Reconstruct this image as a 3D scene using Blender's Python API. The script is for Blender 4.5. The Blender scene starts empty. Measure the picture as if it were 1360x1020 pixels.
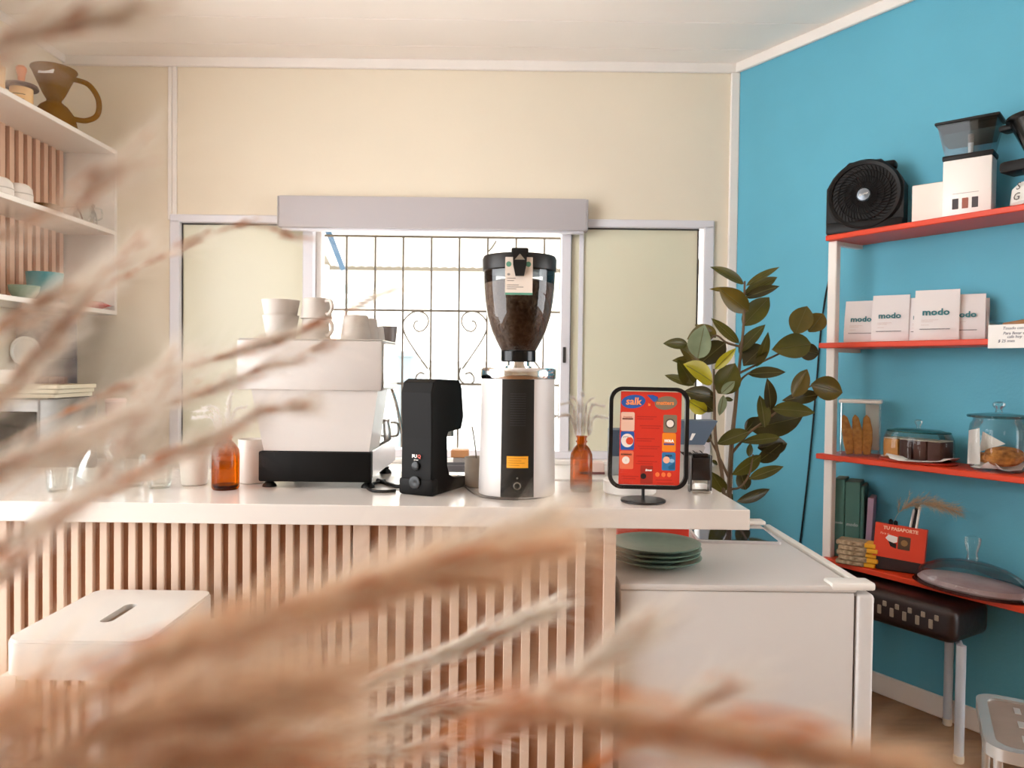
import bpy, bmesh, math, random
import numpy as np
from mathutils import Vector, Matrix
from mathutils.geometry import tessellate_polygon

S = bpy.context.scene
COL = S.collection
PI = math.pi

# ------------------------------------------------------------------ camera, sky, exposure
FPX = 1000.0
CAM = Vector((0.0, 0.0, 1.35))
PITCH, ROLL = math.radians(1.2), 0.012
_f = Vector((0, math.cos(PITCH), -math.sin(PITCH)))
_u0 = Vector((0, math.sin(PITCH), math.cos(PITCH)))
_r0 = Vector((1, 0, 0))
CR = _r0 * math.cos(ROLL) + _u0 * math.sin(ROLL)
CU = _u0 * math.cos(ROLL) - _r0 * math.sin(ROLL)
cd = bpy.data.cameras.new('camera')
cam = bpy.data.objects.new('camera', cd)
COL.objects.link(cam)
cam.matrix_world = Matrix(((CR.x, CU.x, -_f.x, CAM.x), (CR.y, CU.y, -_f.y, CAM.y),
                           (CR.z, CU.z, -_f.z, CAM.z), (0, 0, 0, 1)))
cd.sensor_width = 36.0
cd.lens = FPX / 1360.0 * 36.0
cd.clip_start = 0.02
cd.dof.use_dof = True
cd.dof.focus_distance = 2.15
cd.dof.aperture_fstop = 4.6
S.camera = cam

w = bpy.data.worlds.new('sky')
S.world = w
w.use_nodes = True
bg = w.node_tree.nodes['Background']
bg.inputs[0].default_value = (0.97, 0.985, 1.0, 1)
bg.inputs[1].default_value = 8.7
S.cycles.diffuse_bounces = 8
S.cycles.transparent_max_bounces = 32
S.view_settings.view_transform = 'Standard'
S.view_settings.look = 'None'
S.view_settings.gamma = 1.0
S.view_settings.use_curve_mapping = False
S.view_settings.exposure = 0.0

# ------------------------------------------------------------------ place helpers
def ray(px, py):
    return _f + CR * ((px - 680) / FPX) + CU * ((510 - py) / FPX)
def onY(px, py, Y):
    d = ray(px, py); return CAM + d * (Y / d.y)
def onZ(px, py, z):
    d = ray(px, py); return CAM + d * ((z - CAM.z) / d.z)
def onX(px, py, X):
    d = ray(px, py); return CAM + d * (X / d.x)

WALLY = 3.85                       # back wall
LWX = -2.29                        # left wall
CEIL = 2.905
CX = 1.124                         # corner between back wall and blue wall
WD = Vector((0.533, -0.846, 0)).normalized()      # along the blue wall, towards the viewer
WN = Vector((-WD.y, WD.x, 0)) * -1                # into the room
if WN.y > 0: WN = -WN
WROT = math.atan2(WD.y, WD.x)
CORNER = Vector((CX, WALLY, 0))
def W(t, s, z):
    p = CORNER + WD * t + WN * s; p.z = z; return p
def onW(px, py, s):
    """point on the plane at distance s in front of the blue wall -> (t, z)"""
    d = ray(px, py)
    p0 = CORNER + WN * s
    k = (p0 - CAM).dot(WN) / d.dot(WN)
    p = CAM + d * k
    return (p - CORNER).dot(WD), p.z

# ------------------------------------------------------------------ materials
def lin(c):
    return tuple(((x / 255.0) / 12.92 if x / 255.0 <= 0.04045 else ((x / 255.0 + 0.055) / 1.055) ** 2.4) for x in c)
MATS = {}
def mat(name, rgb, rough=0.5, metal=0.0, var=0.0, vscale=6.0, bump=0.0, bscale=40.0, spec=0.5,
        coat=0.0, sub=0.0, stretch=None, rgb2=None, emit=0.0):
    if name in MATS: return MATS[name]
    m = bpy.data.materials.new(name); m.use_nodes = True
    nt = m.node_tree; b = nt.nodes['Principled BSDF']
    c = lin(rgb)
    b.inputs['Base Color'].default_value = (*c, 1)
    b.inputs['Roughness'].default_value = rough
    b.inputs['Metallic'].default_value = metal
    b.inputs['Specular IOR Level'].default_value = spec
    b.inputs['Coat Weight'].default_value = coat
    if var or bump or rgb2:
        tc = nt.nodes.new('ShaderNodeTexCoord')
        mp = nt.nodes.new('ShaderNodeMapping')
        nt.links.new(tc.outputs['Object'], mp.inputs[0])
        if stretch: mp.inputs['Scale'].default_value = stretch
    if var or rgb2:
        n = nt.nodes.new('ShaderNodeTexNoise'); n.inputs['Scale'].default_value = vscale
        n.inputs['Detail'].default_value = 4
        nt.links.new(mp.outputs[0], n.inputs['Vector'])
        r = nt.nodes.new('ShaderNodeValToRGB')
        r.color_ramp.elements[0].position = 0.3; r.color_ramp.elements[1].position = 0.7
        c2 = lin(rgb2) if rgb2 else tuple(min(1, x * (1 + var)) for x in c)
        c1 = c if rgb2 else tuple(x * (1 - var) for x in c)
        r.color_ramp.elements[0].color = (*c1, 1); r.color_ramp.elements[1].color = (*c2, 1)
        nt.links.new(n.outputs['Fac'], r.inputs[0])
        nt.links.new(r.outputs[0], b.inputs['Base Color'])
    if bump:
        n2 = nt.nodes.new('ShaderNodeTexNoise'); n2.inputs['Scale'].default_value = bscale
        n2.inputs['Detail'].default_value = 3
        nt.links.new(mp.outputs[0], n2.inputs['Vector'])
        bp = nt.nodes.new('ShaderNodeBump'); bp.inputs['Strength'].default_value = bump
        bp.inputs['Distance'].default_value = 0.01
        nt.links.new(n2.outputs['Fac'], bp.inputs['Height'])
        nt.links.new(bp.outputs[0], b.inputs['Normal'])
    MATS[name] = m
    return m
def glass(name, rgb=(255, 255, 255), rough=0.02, tint=1.0, refl=1.0):
    """thin sheet glass: fresnel mix of a tinted see-through and a mirror"""
    if name in MATS: return MATS[name]
    m = bpy.data.materials.new(name); m.use_nodes = True
    nt = m.node_tree; nt.nodes.remove(nt.nodes['Principled BSDF'])
    out = nt.nodes['Material Output']
    tr = nt.nodes.new('ShaderNodeBsdfTransparent'); tr.inputs[0].default_value = (*[x * tint for x in lin(rgb)], 1)
    gl = nt.nodes.new('ShaderNodeBsdfGlossy'); gl.inputs['Roughness'].default_value = rough
    fr = nt.nodes.new('ShaderNodeFresnel'); fr.inputs[0].default_value = 1.5
    mu = nt.nodes.new('ShaderNodeMath'); mu.operation = 'MULTIPLY'; mu.inputs[1].default_value = refl
    mx = nt.nodes.new('ShaderNodeMixShader')
    nt.links.new(fr.outputs[0], mu.inputs[0]); nt.links.new(mu.outputs[0], mx.inputs[0])
    nt.links.new(tr.outputs[0], mx.inputs[1]); nt.links.new(gl.outputs[0], mx.inputs[2])
    nt.links.new(mx.outputs[0], out.inputs[0])
    MATS[name] = m
    return m
def translucent(name, rgb, frac=0.4, rgb2=None, vscale=30, rough=0.6, gloss=0.0):
    if name in MATS: return MATS[name]
    m = mat(name, rgb, rough=rough, rgb2=rgb2, vscale=vscale, spec=0.3)
    nt = m.node_tree; b = nt.nodes['Principled BSDF']; out = nt.nodes['Material Output']
    t = nt.nodes.new('ShaderNodeBsdfTranslucent'); t.inputs[0].default_value = (*lin(rgb), 1)
    if rgb2:
        src = b.inputs['Base Color'].links[0].from_socket
        nt.links.new(src, t.inputs[0])
    mx = nt.nodes.new('ShaderNodeMixShader'); mx.inputs[0].default_value = frac
    nt.links.new(b.outputs[0], mx.inputs[1]); nt.links.new(t.outputs[0], mx.inputs[2])
    nt.links.new(mx.outputs[0], out.inputs[0])
    return m

# ------------------------------------------------------------------ mesh builder
class MB:
    def __init__(s): s.v = []; s.f = []
    def add(s, vs, fs, M=None):
        o = len(s.v)
        s.v += [tuple(M @ Vector(p)) if M else tuple(p) for p in vs]
        s.f += [tuple(i + o for i in f) for f in fs]
        return s
    def box(s, x0, x1, y0, y1, z0, z1, M=None):
        vs = [(x, y, z) for z in (z0, z1) for y in (y0, y1) for x in (x0, x1)]
        return s.add(vs, [(0, 2, 3, 1), (4, 5, 7, 6), (0, 1, 5, 4), (2, 6, 7, 3), (0, 4, 6, 2), (1, 3, 7, 5)], M)
    def rbox(s, x0, x1, y0, y1, z0, z1, r=0.01, seg=2, M=None):
        bm = bmesh.new(); bmesh.ops.create_cube(bm, size=1)
        for v in bm.verts:
            v.co = Vector(((x0 + x1) / 2 + v.co.x * (x1 - x0), (y0 + y1) / 2 + v.co.y * (y1 - y0), (z0 + z1) / 2 + v.co.z * (z1 - z0)))
        r = min(r, 0.49 * min(abs(x1 - x0), abs(y1 - y0), abs(z1 - z0)))
        bmesh.ops.bevel(bm, geom=list(bm.edges), offset=r, segments=seg, profile=0.5, affect='EDGES', clamp_overlap=True)
        return s.bm(bm, M)
    def bm(s, bm, M=None):
        bm.verts.index_update()
        s.add([v.co.copy() for v in bm.verts], [[v.index for v in f.verts] for f in bm.faces], M)
        bm.free(); return s
    def lathe(s, prof, n=32, M=None, a0=0.0, a1=2 * PI, sx=1.0, sy=1.0):
        full = abs(a1 - a0 - 2 * PI) < 1e-6
        k = n if full else n + 1
        vs, fs = [], []
        for (r, z) in prof:
            for i in range(k):
                a = a0 + (a1 - a0) * i / n
                vs.append((r * math.cos(a) * sx, r * math.sin(a) * sy, z))
        for j in range(len(prof) - 1):
            for i in range(n):
                i2 = (i + 1) % k
                if prof[j][0] < 1e-7 and prof[j + 1][0] < 1e-7: continue
                fs.append((j * k + i, j * k + i2, (j + 1) * k + i2, (j + 1) * k + i))
        if full:
            if prof[0][0] > 1e-6: fs.append(tuple(range(k - 1, -1, -1)))
            if prof[-1][0] > 1e-6: fs.append(tuple((len(prof) - 1) * k + i for i in range(k)))
        return s.add(vs, fs, M)
    def cyl(s, r, z0, z1, n=24, M=None, b=0.0):
        if b: return s.lathe([(r - b, z0), (r, z0 + b), (r, z1 - b), (r - b, z1)], n, M)
        return s.lathe([(r, z0), (r, z1)], n, M)
    def tube(s, pts, r, n=8, closed=False, M=None):
        pts = [Vector(p) for p in pts]; m = len(pts)
        rs = r if isinstance(r, (list, tuple)) else [r] * m
        vs, fs = [], []
        up = None
        for i, p in enumerate(pts):
            if closed: t = pts[(i + 1) % m] - pts[i - 1]
            else: t = pts[min(i + 1, m - 1)] - pts[max(i - 1, 0)]
            if t.length < 1e-9: t = Vector((0, 0, 1))
            t.normalize()
            if up is None:
                up = Vector((0, 0, 1)) if abs(t.z) < 0.9 else Vector((1, 0, 0))
            a = up - t * up.dot(t)
            if a.length < 1e-6: a = t.orthogonal()
            a.normalize(); b = t.cross(a); up = a
            for k in range(n):
                th = 2 * PI * k / n
                vs.append(p + (a * math.cos(th) + b * math.sin(th)) * rs[i])
        for i in range(m if closed else m - 1):
            j = (i + 1) % m
            for k in range(n):
                k2 = (k + 1) % n
                fs.append((i * n + k, i * n + k2, j * n + k2, j * n + k))
        if not closed:
            fs.append(tuple(range(n - 1, -1, -1))); fs.append(tuple((m - 1) * n + k for k in range(n)))
        return s.add(vs, fs, M)
    def prism(s, outer, z0, z1, holes=(), M=None):
        """polygon (with holes) in xy, pulled from z0 to z1"""
        loops = [list(outer)] + [list(h) for h in holes]
        flat = [p for l in loops for p in l]; n = len(flat)
        tris = tessellate_polygon([[Vector((p[0], p[1], 0)) for p in l] for l in loops])
        vs = [(p[0], p[1], z0) for p in flat] + [(p[0], p[1], z1) for p in flat]
        fs = []
        for a, b, c in tris:
            fs.append((a + n, b + n, c + n)); fs.append((c, b, a))
        o = 0
        for l in loops:
            k = len(l)
            for i in range(k):
                j = (i + 1) % k
                fs.append((o + i, o + j, o + j + n, o + i + n))
            o += k
        return s.add(vs, fs, M)
    def build(s, name, m, parent=None, world=False, smooth=35, M=None):
        me = bpy.data.meshes.new(name)
        v = [Vector(p) for p in s.v]
        if M: v = [M @ p for p in v]
        if world and parent is not None:
            inv = RM[parent.name].inverted()
            v = [inv @ p for p in v]
        me.from_pydata([tuple(p) for p in v], [], s.f)
        me.update()
        bm = bmesh.new(); bm.from_mesh(me)
        bmesh.ops.recalc_face_normals(bm, faces=bm.faces); bm.to_mesh(me); bm.free()
        if smooth:
            for p in me.polygons: p.use_smooth = True
            me.set_sharp_from_angle(angle=math.radians(smooth))
        me.materials.append(m)
        o = bpy.data.objects.new(name, me)
        COL.objects.link(o)
        if parent is not None: o.parent = parent
        return o
RM = {}
def thing(name, label, cat, loc=(0, 0, 0), rotz=0.0, group=None, kind=None):
    o = bpy.data.objects.new(name, None); COL.objects.link(o)
    o.empty_display_size = 0.05
    o.location = loc; o.rotation_euler = (0, 0, rotz)
    RM[o.name] = Matrix.Translation(Vector(loc)) @ Matrix.Rotation(rotz, 4, 'Z')
    if kind: o['kind'] = kind
    if label: o['label'] = label
    if cat: o['category'] = cat
    if group: o['group'] = group
    return o
def tag(o, label, cat, group=None):
    o['label'] = label; o['category'] = cat
    if group: o['group'] = group
    return o
def struct(o, label=None, cat=None):
    o['kind'] = 'structure'
    if label: o['label'] = label
    if cat: o['category'] = cat
    return o
def place(o, loc, rotz=0.0):
    o.location = loc; o.rotation_euler = (0, 0, rotz); return o
def copy_tree(root):
    r = root.copy(); COL.objects.link(r)
    for ch in root.children:
        c = ch.copy(); COL.objects.link(c); c.parent = r
        for g in ch.children:
            d = g.copy(); COL.objects.link(d); d.parent = c
    return r
def catmull(pts, n=8):
    pts = [Vector(p) for p in pts]; out = []
    for i in range(len(pts) - 1):
        p0 = pts[max(i - 1, 0)]; p1 = pts[i]; p2 = pts[i + 1]; p3 = pts[min(i + 2, len(pts) - 1)]
        for k in range(n):
            t = k / n
            out.append(0.5 * ((2 * p1) + (p2 - p0) * t + (2 * p0 - 5 * p1 + 4 * p2 - p3) * t * t + (3 * p1 - p0 - 3 * p2 + p3) * t ** 3))
    out.append(pts[-1]); return out
def rrect(x0, x1, y0, y1, r, n=5):
    out = []
    for cx, cy, a in ((x1 - r, y0 + r, -PI / 2), (x1 - r, y1 - r, 0), (x0 + r, y1 - r, PI / 2), (x0 + r, y0 + r, PI)):
        for i in range(n + 1):
            t = a + PI / 2 * i / n
            out.append((cx + r * math.cos(t), cy + r * math.sin(t)))
    return out
def ell(cx, cy, rx, ry, n=28, rot=0.0):
    return [(cx + rx * math.cos(2 * PI * i / n) * math.cos(rot) - ry * math.sin(2 * PI * i / n) * math.sin(rot),
             cy + rx * math.cos(2 * PI * i / n) * math.sin(rot) + ry * math.sin(2 * PI * i / n) * math.cos(rot)) for i in range(n)]
UP = Matrix.Rotation(PI / 2, 4, 'X')            # xy drawing -> stands up in xz, facing -y
def T(x, y, z): return Matrix.Translation((x, y, z))
def RX(a): return Matrix.Rotation(a, 4, 'X')
def RY(a): return Matrix.Rotation(a, 4, 'Y')
def RZ(a): return Matrix.Rotation(a, 4, 'Z')
def text(name, body, size, m, parent, M, bold=0.0, shear=0.0, align='CENTER', ext=0.0004, sx=1.0):
    cu = bpy.data.curves.new('lettering_curve', 'FONT')
    cu.body = body; cu.size = size; cu.align_x = align; cu.align_y = 'CENTER'
    cu.extrude = ext; cu.offset = bold; cu.shear = shear; cu.resolution_u = 2
    tmp = bpy.data.objects.new('lettering_curve', cu); COL.objects.link(tmp)
    bpy.context.view_layer.update()
    me = bpy.data.meshes.new_from_object(tmp)
    COL.objects.unlink(tmp); bpy.data.objects.remove(tmp)
    me.transform(M @ Matrix.Scale(sx, 4, (1, 0, 0)))
    me.materials.clear(); me.materials.append(m)
    o = bpy.data.objects.new(name, me); COL.objects.link(o); o.parent = parent
    return o
# ------------------------------------------------------------------ shared materials
M_cream = mat('cream_wall', (230, 219, 199), 0.75, var=0.03, vscale=1.5, bump=0.05, bscale=60)
M_trim = mat('white_trim', (236, 230, 224), 0.5, var=0.02, vscale=8)
M_ceil = mat('ceiling_paint', (250, 243, 236), 0.7, var=0.02, vscale=2)
M_blue = mat('blue_wall', (92, 170, 194), 0.7, var=0.05, vscale=2.5, bump=0.08, bscale=90)
M_floor = mat('floor_wood', (112, 76, 46), 0.45, rgb2=(146, 104, 66), vscale=3, stretch=(1, 9, 1))
M_alu = mat('white_aluminium', (222, 220, 226), 0.35, spec=0.5)
M_white = mat('white_laminate', (240, 235, 228), 0.25, coat=0.2)
M_wplastic = mat('white_plastic', (230, 227, 221), 0.35)
M_black = mat('black_plastic', (18, 16, 15), 0.5, spec=.3)
M_blackgl = mat('black_gloss', (12, 11, 11), 0.2, spec=.3)
M_chrome = mat('chrome', (225, 225, 225), 0.12, 1.0)
M_steel = mat('brushed_steel', (190, 188, 184), 0.3, 1.0)
M_slat = mat('slat_face', (200, 174, 154), 0.6, var=0.05, vscale=4, stretch=(6, 6, 0.5))
M_slatback = mat('slat_backing', (150, 104, 74), 0.7, var=0.1, vscale=4)
M_orange = mat('orange_board', (212, 58, 16), 0.4, var=0.06, vscale=5)
M_glass = glass('clear_glass', (252, 254, 253), tint=0.98, refl=0.6)
M_paper = mat('white_paper', (240, 238, 234), 0.8)
M_ceram = mat('white_ceramic', (222, 214, 205), 0.3)

# ------------------------------------------------------------------ room shell
struct(MB().box(-3.2, 7.0, -5.0, 4.0, -0.05, 0.0).build('floor', M_floor, smooth=0))
ce = struct(MB().box(-3.2, 7.0, -5.0, 4.0, CEIL + 0.012, CEIL + 0.06).build('ceiling', mat('ceiling_gap', (120, 104, 92), .9), smooth=0))
edges = [WALLY + 0.1, 3.68, 3.40, 3.12, 2.84, 2.56, 2.28, 2.0, 1.72, 1.44, 1.16, .88, .6, .32, .04, -.24, -.52, -.8, -1.08, -1.6, -2.2, -2.8, -3.4, -4.0, -4.6, -5.0]
for a, b in zip(edges[1:], edges[:-1]):
    MB().rbox(-3.2, 7.0, a + 0.003, b - 0.003, CEIL, CEIL + 0.012, 0.0015, 1).build('plank', M_ceil, ce, smooth=0)
# back wall with the window opening
WX0, WX1, WZ0, WZ1 = onY(236, 400, WALLY).x, onY(937, 400, WALLY).x, 0.90, onY(690, 298, WALLY).z
b = MB()
b.box(-3.2, WX0, WALLY, WALLY + 0.12, 0, CEIL).box(WX1, 2.2, WALLY, WALLY + 0.12, 0, CEIL)
b.box(WX0, WX1, WALLY, WALLY + 0.12, WZ1, CEIL).box(WX0, WX1, WALLY, WALLY + 0.12, 0, WZ0)
struct(b.build('wall_back', M_cream, smooth=0))
b = MB().box(LWX - 0.1, LWX, 2.25, WALLY + 0.12, 0, CEIL).box(LWX - .1, LWX, -5.1, -.4, 0, CEIL)
b.box(LWX - .1, LWX, -.4, 2.25, 2.7, CEIL).box(LWX - .1, LWX, -.4, 2.25, 0, .1)  # wide opening added out of view to bring in side daylight
struct(b.build('wall_left', M_cream, smooth=0))
b = MB().box(-0.05, 1.9, 0, 0.1, 0, CEIL).box(4.0, 4.6, 0, .1, 0, CEIL).box(1.9, 4.0, 0, .1, 2.7, CEIL).box(1.9, 4.0, 0, .1, 0, .1)  # opening added in the unseen stretch as a second daylight source
struct(place(b.build('wall_right', M_blue, smooth=0), CORNER, WROT))
o = MB().rbox(0, 4.6, -0.016, 0, 0, 0.085, 0.004, 1).build('baseboard_right', M_trim, smooth=0)
struct(place(o, CORNER, WROT))
o = MB().rbox(0, 4.6, -0.02, 0, CEIL - 0.05, CEIL, 0.004, 1).build('trim_1', M_trim, smooth=0)
struct(place(o, CORNER, WROT))
struct(MB().rbox(LWX, CX - .01, WALLY - 0.018, WALLY, CEIL - 0.05, CEIL, 0.004, 1).build('trim_2', M_trim, smooth=0))
x = onY(230, 190, WALLY).x
struct(MB().rbox(x - 0.022, x - 0.001, WALLY - 0.014, WALLY, WZ1, CEIL - 0.05, 0.003, 1).rbox(x + 0.001, x + 0.022, WALLY - 0.014, WALLY, WZ1, CEIL - 0.05, 0.003, 1).build('trim_3', M_trim, smooth=0))
struct(MB().rbox(CX - 0.035, CX + 0.01, WALLY - 0.02, WALLY, 0, CEIL - 0.05, 0.004, 1).build('trim_4', M_trim, smooth=0))
struct(MB().rbox(LWX, LWX + .016, -5.0, WALLY, CEIL - 0.04, CEIL, 0.004, 1).build('trim_5', M_trim, smooth=0))

p = CORNER + WD * 4.6
struct(MB().box(p.x, p.x + .1, -5.1, p.y + .05, 0, CEIL).build('wall_entrance', M_cream, smooth=0))
struct(MB().box(LWX - .1, p.x + .1, -5.1, -5.0, 0, CEIL).build('wall_front', M_cream, smooth=0))  # unseen wall added behind the camera to block frontal light

# window: frame, sliding panels with cream film, sill
M_film = mat('cream_film_glass', (222, 218, 194), 0.2, var=0.03, vscale=1.2, spec=0.3)
M_gasket = mat('dark_gasket', (40, 36, 34), 0.6)
win = thing('window_1', 'wide white aluminium window with cream side panels and open middle', None, ((WX0 + WX1) / 2, WALLY, WZ0), kind='structure')
def XB(px): return onY(px, 450, WALLY).x
fo = MB()
y0, y1 = WALLY - 0.03, WALLY + 0.08
fo.rbox(WX0 - .035, WX1 + .035, y0 + .012, y1, WZ1 - .012, WZ1 + .028, .004, 1)     # head
fo.rbox(WX0 - .035, WX0 + .016, y0 + .012, y1, WZ0, WZ1, .004, 1)
fo.rbox(WX1 - .016, WX1 + .035, y0 + .012, y1, WZ0, WZ1, .004, 1)
fo.rbox(WX0, WX1, y0 + .012, y1, WZ0 - .01, WZ0 + .03, .004, 1)
fo.build('frame', M_alu, win, world=True)
fo = MB().rbox(WX0 - .04, WX1 + .04, WALLY - .07, WALLY, WZ0 - .035, WZ0 - .01, .004, 1)
fo.build('sill', M_trim, win, world=True)
for a, c, st in ((240, 402, 1), (757, 926, 0)):
    xa, xc = XB(a), XB(c)
    p = MB().box(xa, xc, WALLY + .018, WALLY + .024, WZ0 + .03, WZ1 - .012).build('pane', M_film, win, world=True, smooth=0)
    g = MB()
    g.box(xa - .004, xa + .004, WALLY + .01, WALLY + .02, WZ0 + .03, WZ1 - .012)
    g.box(xa, xc, WALLY + .01, WALLY + .02, WZ1 - .018, WZ1 - .012)
    if not st: g.box(xc - .004, xc + .004, WALLY + .01, WALLY + .02, WZ0 + .03, WZ1 - .012)
    g.build('gasket', M_gasket, win, world=True, smooth=0)
for a, c in ((402, 416), (744, 757)):
    MB().rbox(XB(a), XB(c), WALLY - .012, WALLY + .05, WZ0 + .02, WZ1 - .012, .004, 1).build('stile', M_alu, win, world=True)
for a, c in ((416, 424),):
    MB().rbox(XB(a), XB(c), WALLY + .04, WALLY + .1, WZ0 + .02, WZ1 - .012, .004, 1).build('stile', M_trim, win, world=True)
MB().rbox(XB(768), XB(774), WALLY + .004, WALLY + .02, WZ0 + .03, WZ1 - .015, .002, 1).build('panel_rail', M_alu, win, world=True)
MB().rbox(XB(747.5), XB(751.5), WALLY - .02, WALLY - .01, onY(750, 482, WALLY).z, onY(750, 461, WALLY).z, .002, 1).build('latch', M_gasket, win, world=True)

# roller blind cassette
M_blind = mat('grey_blind', (182, 176, 178), 0.55)
a, c = onY(370, 259, WALLY - .09), onY(779, 306, WALLY - .09)
bl = thing('roller_blind', 'rolled-up grey blind in its long box above the window', 'blind', ((a.x + c.x) / 2, WALLY, c.z))
MB().rbox(a.x, c.x, WALLY - .09, WALLY, c.z, a.z, .006, 2).build('cassette', M_blind, bl, world=True)
MB().rbox(a.x + .01, c.x - .01, WALLY - .07, WALLY - .03, c.z - .012, c.z + .002, .005, 2).build('bottom_rail', M_alu, bl, world=True)
MB().rbox(a.x - .008, a.x, WALLY - .088, WALLY - .002, c.z + .002, a.z - .002, .003, 1).rbox(c.x, c.x + .008, WALLY - .088, WALLY - .002, c.z + .002, a.z - .002, .003, 1).build('end_cap', mat('grey_cap', (170, 164, 166), .5), bl, world=True)

# security grille outside the window
GY = WALLY + 0.14
M_iron = mat('grey_iron', (104, 94, 82), 0.6, 0.0)
gr = thing('window_grille', 'wrought iron grille with heart scrolls outside the open window', 'window grille', (onY(590, 450, GY).x, GY, WZ0))
def G(px, py): return onY(px, py, GY)
gxs = [425, 460, 498, 535, 572.5, 609.5, 647, 684.5, 722, 744]
zt, zb = G(590, 315).z, WZ0 + .0
for px in gxs:
    p = G(px, 413); MB().box(p.x - .005, p.x + .005, GY - .005, GY + .005, zb, zt).build('bar', M_iron, gr, world=True, smooth=0)
xl, xr = G(420, 400).x, G(752, 400).x
for py in (315, 413, 510):
    z = G(590, py).z; MB().box(xl, xr, GY - .007, GY - .001, z - .006, z + .006).build('crossbar', M_iron, gr, world=True, smooth=0)
def scroll(pts):
    MB().tube(catmull([G(*p) for p in pts], 6), .0045, 6).build('scroll', M_iron, gr, world=True)
lobe = [(554, 432), (552, 427), (557, 425), (564, 430), (562, 440), (554, 441), (547, 436)]
def spiral(cx, cy, r0, r1, a0, a1, n=14):
    return [(cx + (r0 + (r1 - r0) * i / n) * math.cos(a0 + (a1 - a0) * i / n), cy + (r0 + (r1 - r0) * i / n) * math.sin(a0 + (a1 - a0) * i / n)) for i in range(n + 1)]
left = spiral(554, 432, 5, 18, -1.4, -1.4 + 2 * PI + PI * .62 * -0 + 0)  # inner curl
curl = spiral(556, 431, 4, 17, math.radians(-70), math.radians(-70 + 430), 18)
L1 = [(553, 424), (559, 428), (561, 435), (556, 440), (549, 437), (549, 428), (555, 417)]
heartL = [(556, 426), (551, 428), (550, 435), (555, 440), (563, 438), (569, 428), (566, 418), (556, 413.5), (546, 416), (537, 425), (535.5, 436), (541, 450), (554, 470), (568, 490)]
heartR = [(1182 - x, y) for x, y in heartL]
scroll(heartL); scroll(heartR)
scroll([(618, 497), (624, 495), (629, 500), (629, 507), (622, 511), (613, 507), (609.5, 498), (612, 488)])
scroll([(564, 497), (558, 495), (553, 500), (553, 507), (560, 511), (569, 507), (572.5, 498), (570, 488)])
scroll([(649, 334), (654, 328), (659, 320)])
scroll([(x + 149, y) for x, y in heartL])

# ------------------------------------------------------------------ outside the window
M_out = mat('outside_plaster', (240, 236, 226), 0.9)
M_ground = mat('outside_paving', (225, 220, 210), 0.9)
og = MB().box(-14, 14, WALLY + .3, 24, -0.3, -0.2).build('yard_ground', M_ground, smooth=0); struct(og)
hb = thing('house', 'white house with louvred windows across the yard', 'house', (-3.0, 11, -.2))
MB().box(-9, 7, 11, 11.2, -.2, 2.9).build('wall', M_out, hb, world=True, smooth=0)
MB().box(-9, 7, 10.2, 11.2, 2.75, 2.86).build('eave', mat('eave_wood', (90, 82, 70), .8), hb, world=True, smooth=0)
M_pane = mat('outside_pane', (124, 138, 138), 0.3)
M_louv = mat('louvre', (222, 222, 218), 0.6)
def HX(px, py): return onY(px, py, 11)
for a, c in ((426, 442), (443, 468)):
    p, q = HX(a, 376), HX(c, 412)
    f = MB().rbox(p.x, q.x, 10.95, 11.0, q.z, p.z, .02, 1).build('window', mat('outside_frame', (232, 230, 222), .6), hb, world=True)
    for i in range(2):
        for j in range(2):
            dx, dz = (q.x - p.x) / 2, (p.z - q.z) / 2
            MB().box(p.x + i * dx + .03, p.x + (i + 1) * dx - .02, 10.94, 10.95, q.z + j * dz + .03, q.z + (j + 1) * dz - .02).build('pane', M_pane, f, smooth=0)
            o_ = f.children[-1]; o_.matrix_parent_inverse = Matrix.Identity(4); o_.data.transform(RM[hb.name].inverted())
p, q = HX(474, 378), HX(496, 408)
f = MB().rbox(p.x, q.x, 10.95, 11.0, q.z, p.z, .01, 1).build('louvre_window', M_pane, hb, world=True)
for i in range(7):
    z = q.z + (p.z - q.z) * (i + .5) / 7
    o_ = MB().box(p.x, q.x, 10.92, 10.95, z - .008, z + .022).build('slat', M_louv, f, smooth=0)
    o_.data.transform(RM[hb.name].inverted())
# corrugated canopy + strut
cb = MB()
a, c = onY(440, 353, 6.2), onY(760, 353, 6.2)
n = 90
vs, fs = [], []
for i in range(n + 1):
    xx = a.x + (c.x + .3 - a.x) * i / n; dz = .005 * math.sin(i * PI / 1.5)
    vs += [(xx, 6.2, a.z + dz), (xx, 4.3, a.z + .62 + dz), (xx, 6.2, a.z + dz + .006), (xx, 4.3, a.z + .626 + dz)]
for i in range(n):
    k = i * 4; fs += [(k, k + 4, k + 5, k + 1), (k + 2, k + 3, k + 7, k + 6), (k, k + 2, k + 6, k + 4), (k + 1, k + 5, k + 7, k + 3)]
cb.add(vs, fs)
cv = thing('canopy', 'pale corrugated sheet canopy with a blue strut outside above the yard', 'canopy', (a.x, 6.2, -.2))
cb.build('roof_sheet', mat('canopy_sheet', (214, 214, 208), 0.6), cv, world=True, smooth=60)
for xx in (a.x - .05, c.x + .3): MB().box(xx - .03, xx + .03, 6.15, 6.21, -.2, a.z).build('post', M_louv, cv, world=True, smooth=0)
p, q = onY(438, 312, 4.9), onY(455, 356, 5.4)
MB().tube([p + Vector((-.12, -.2, .3)), p, q], .026, 4).build('strut', mat('blue_strut', (34, 72, 104), .5), cv, world=True, smooth=0)
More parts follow.
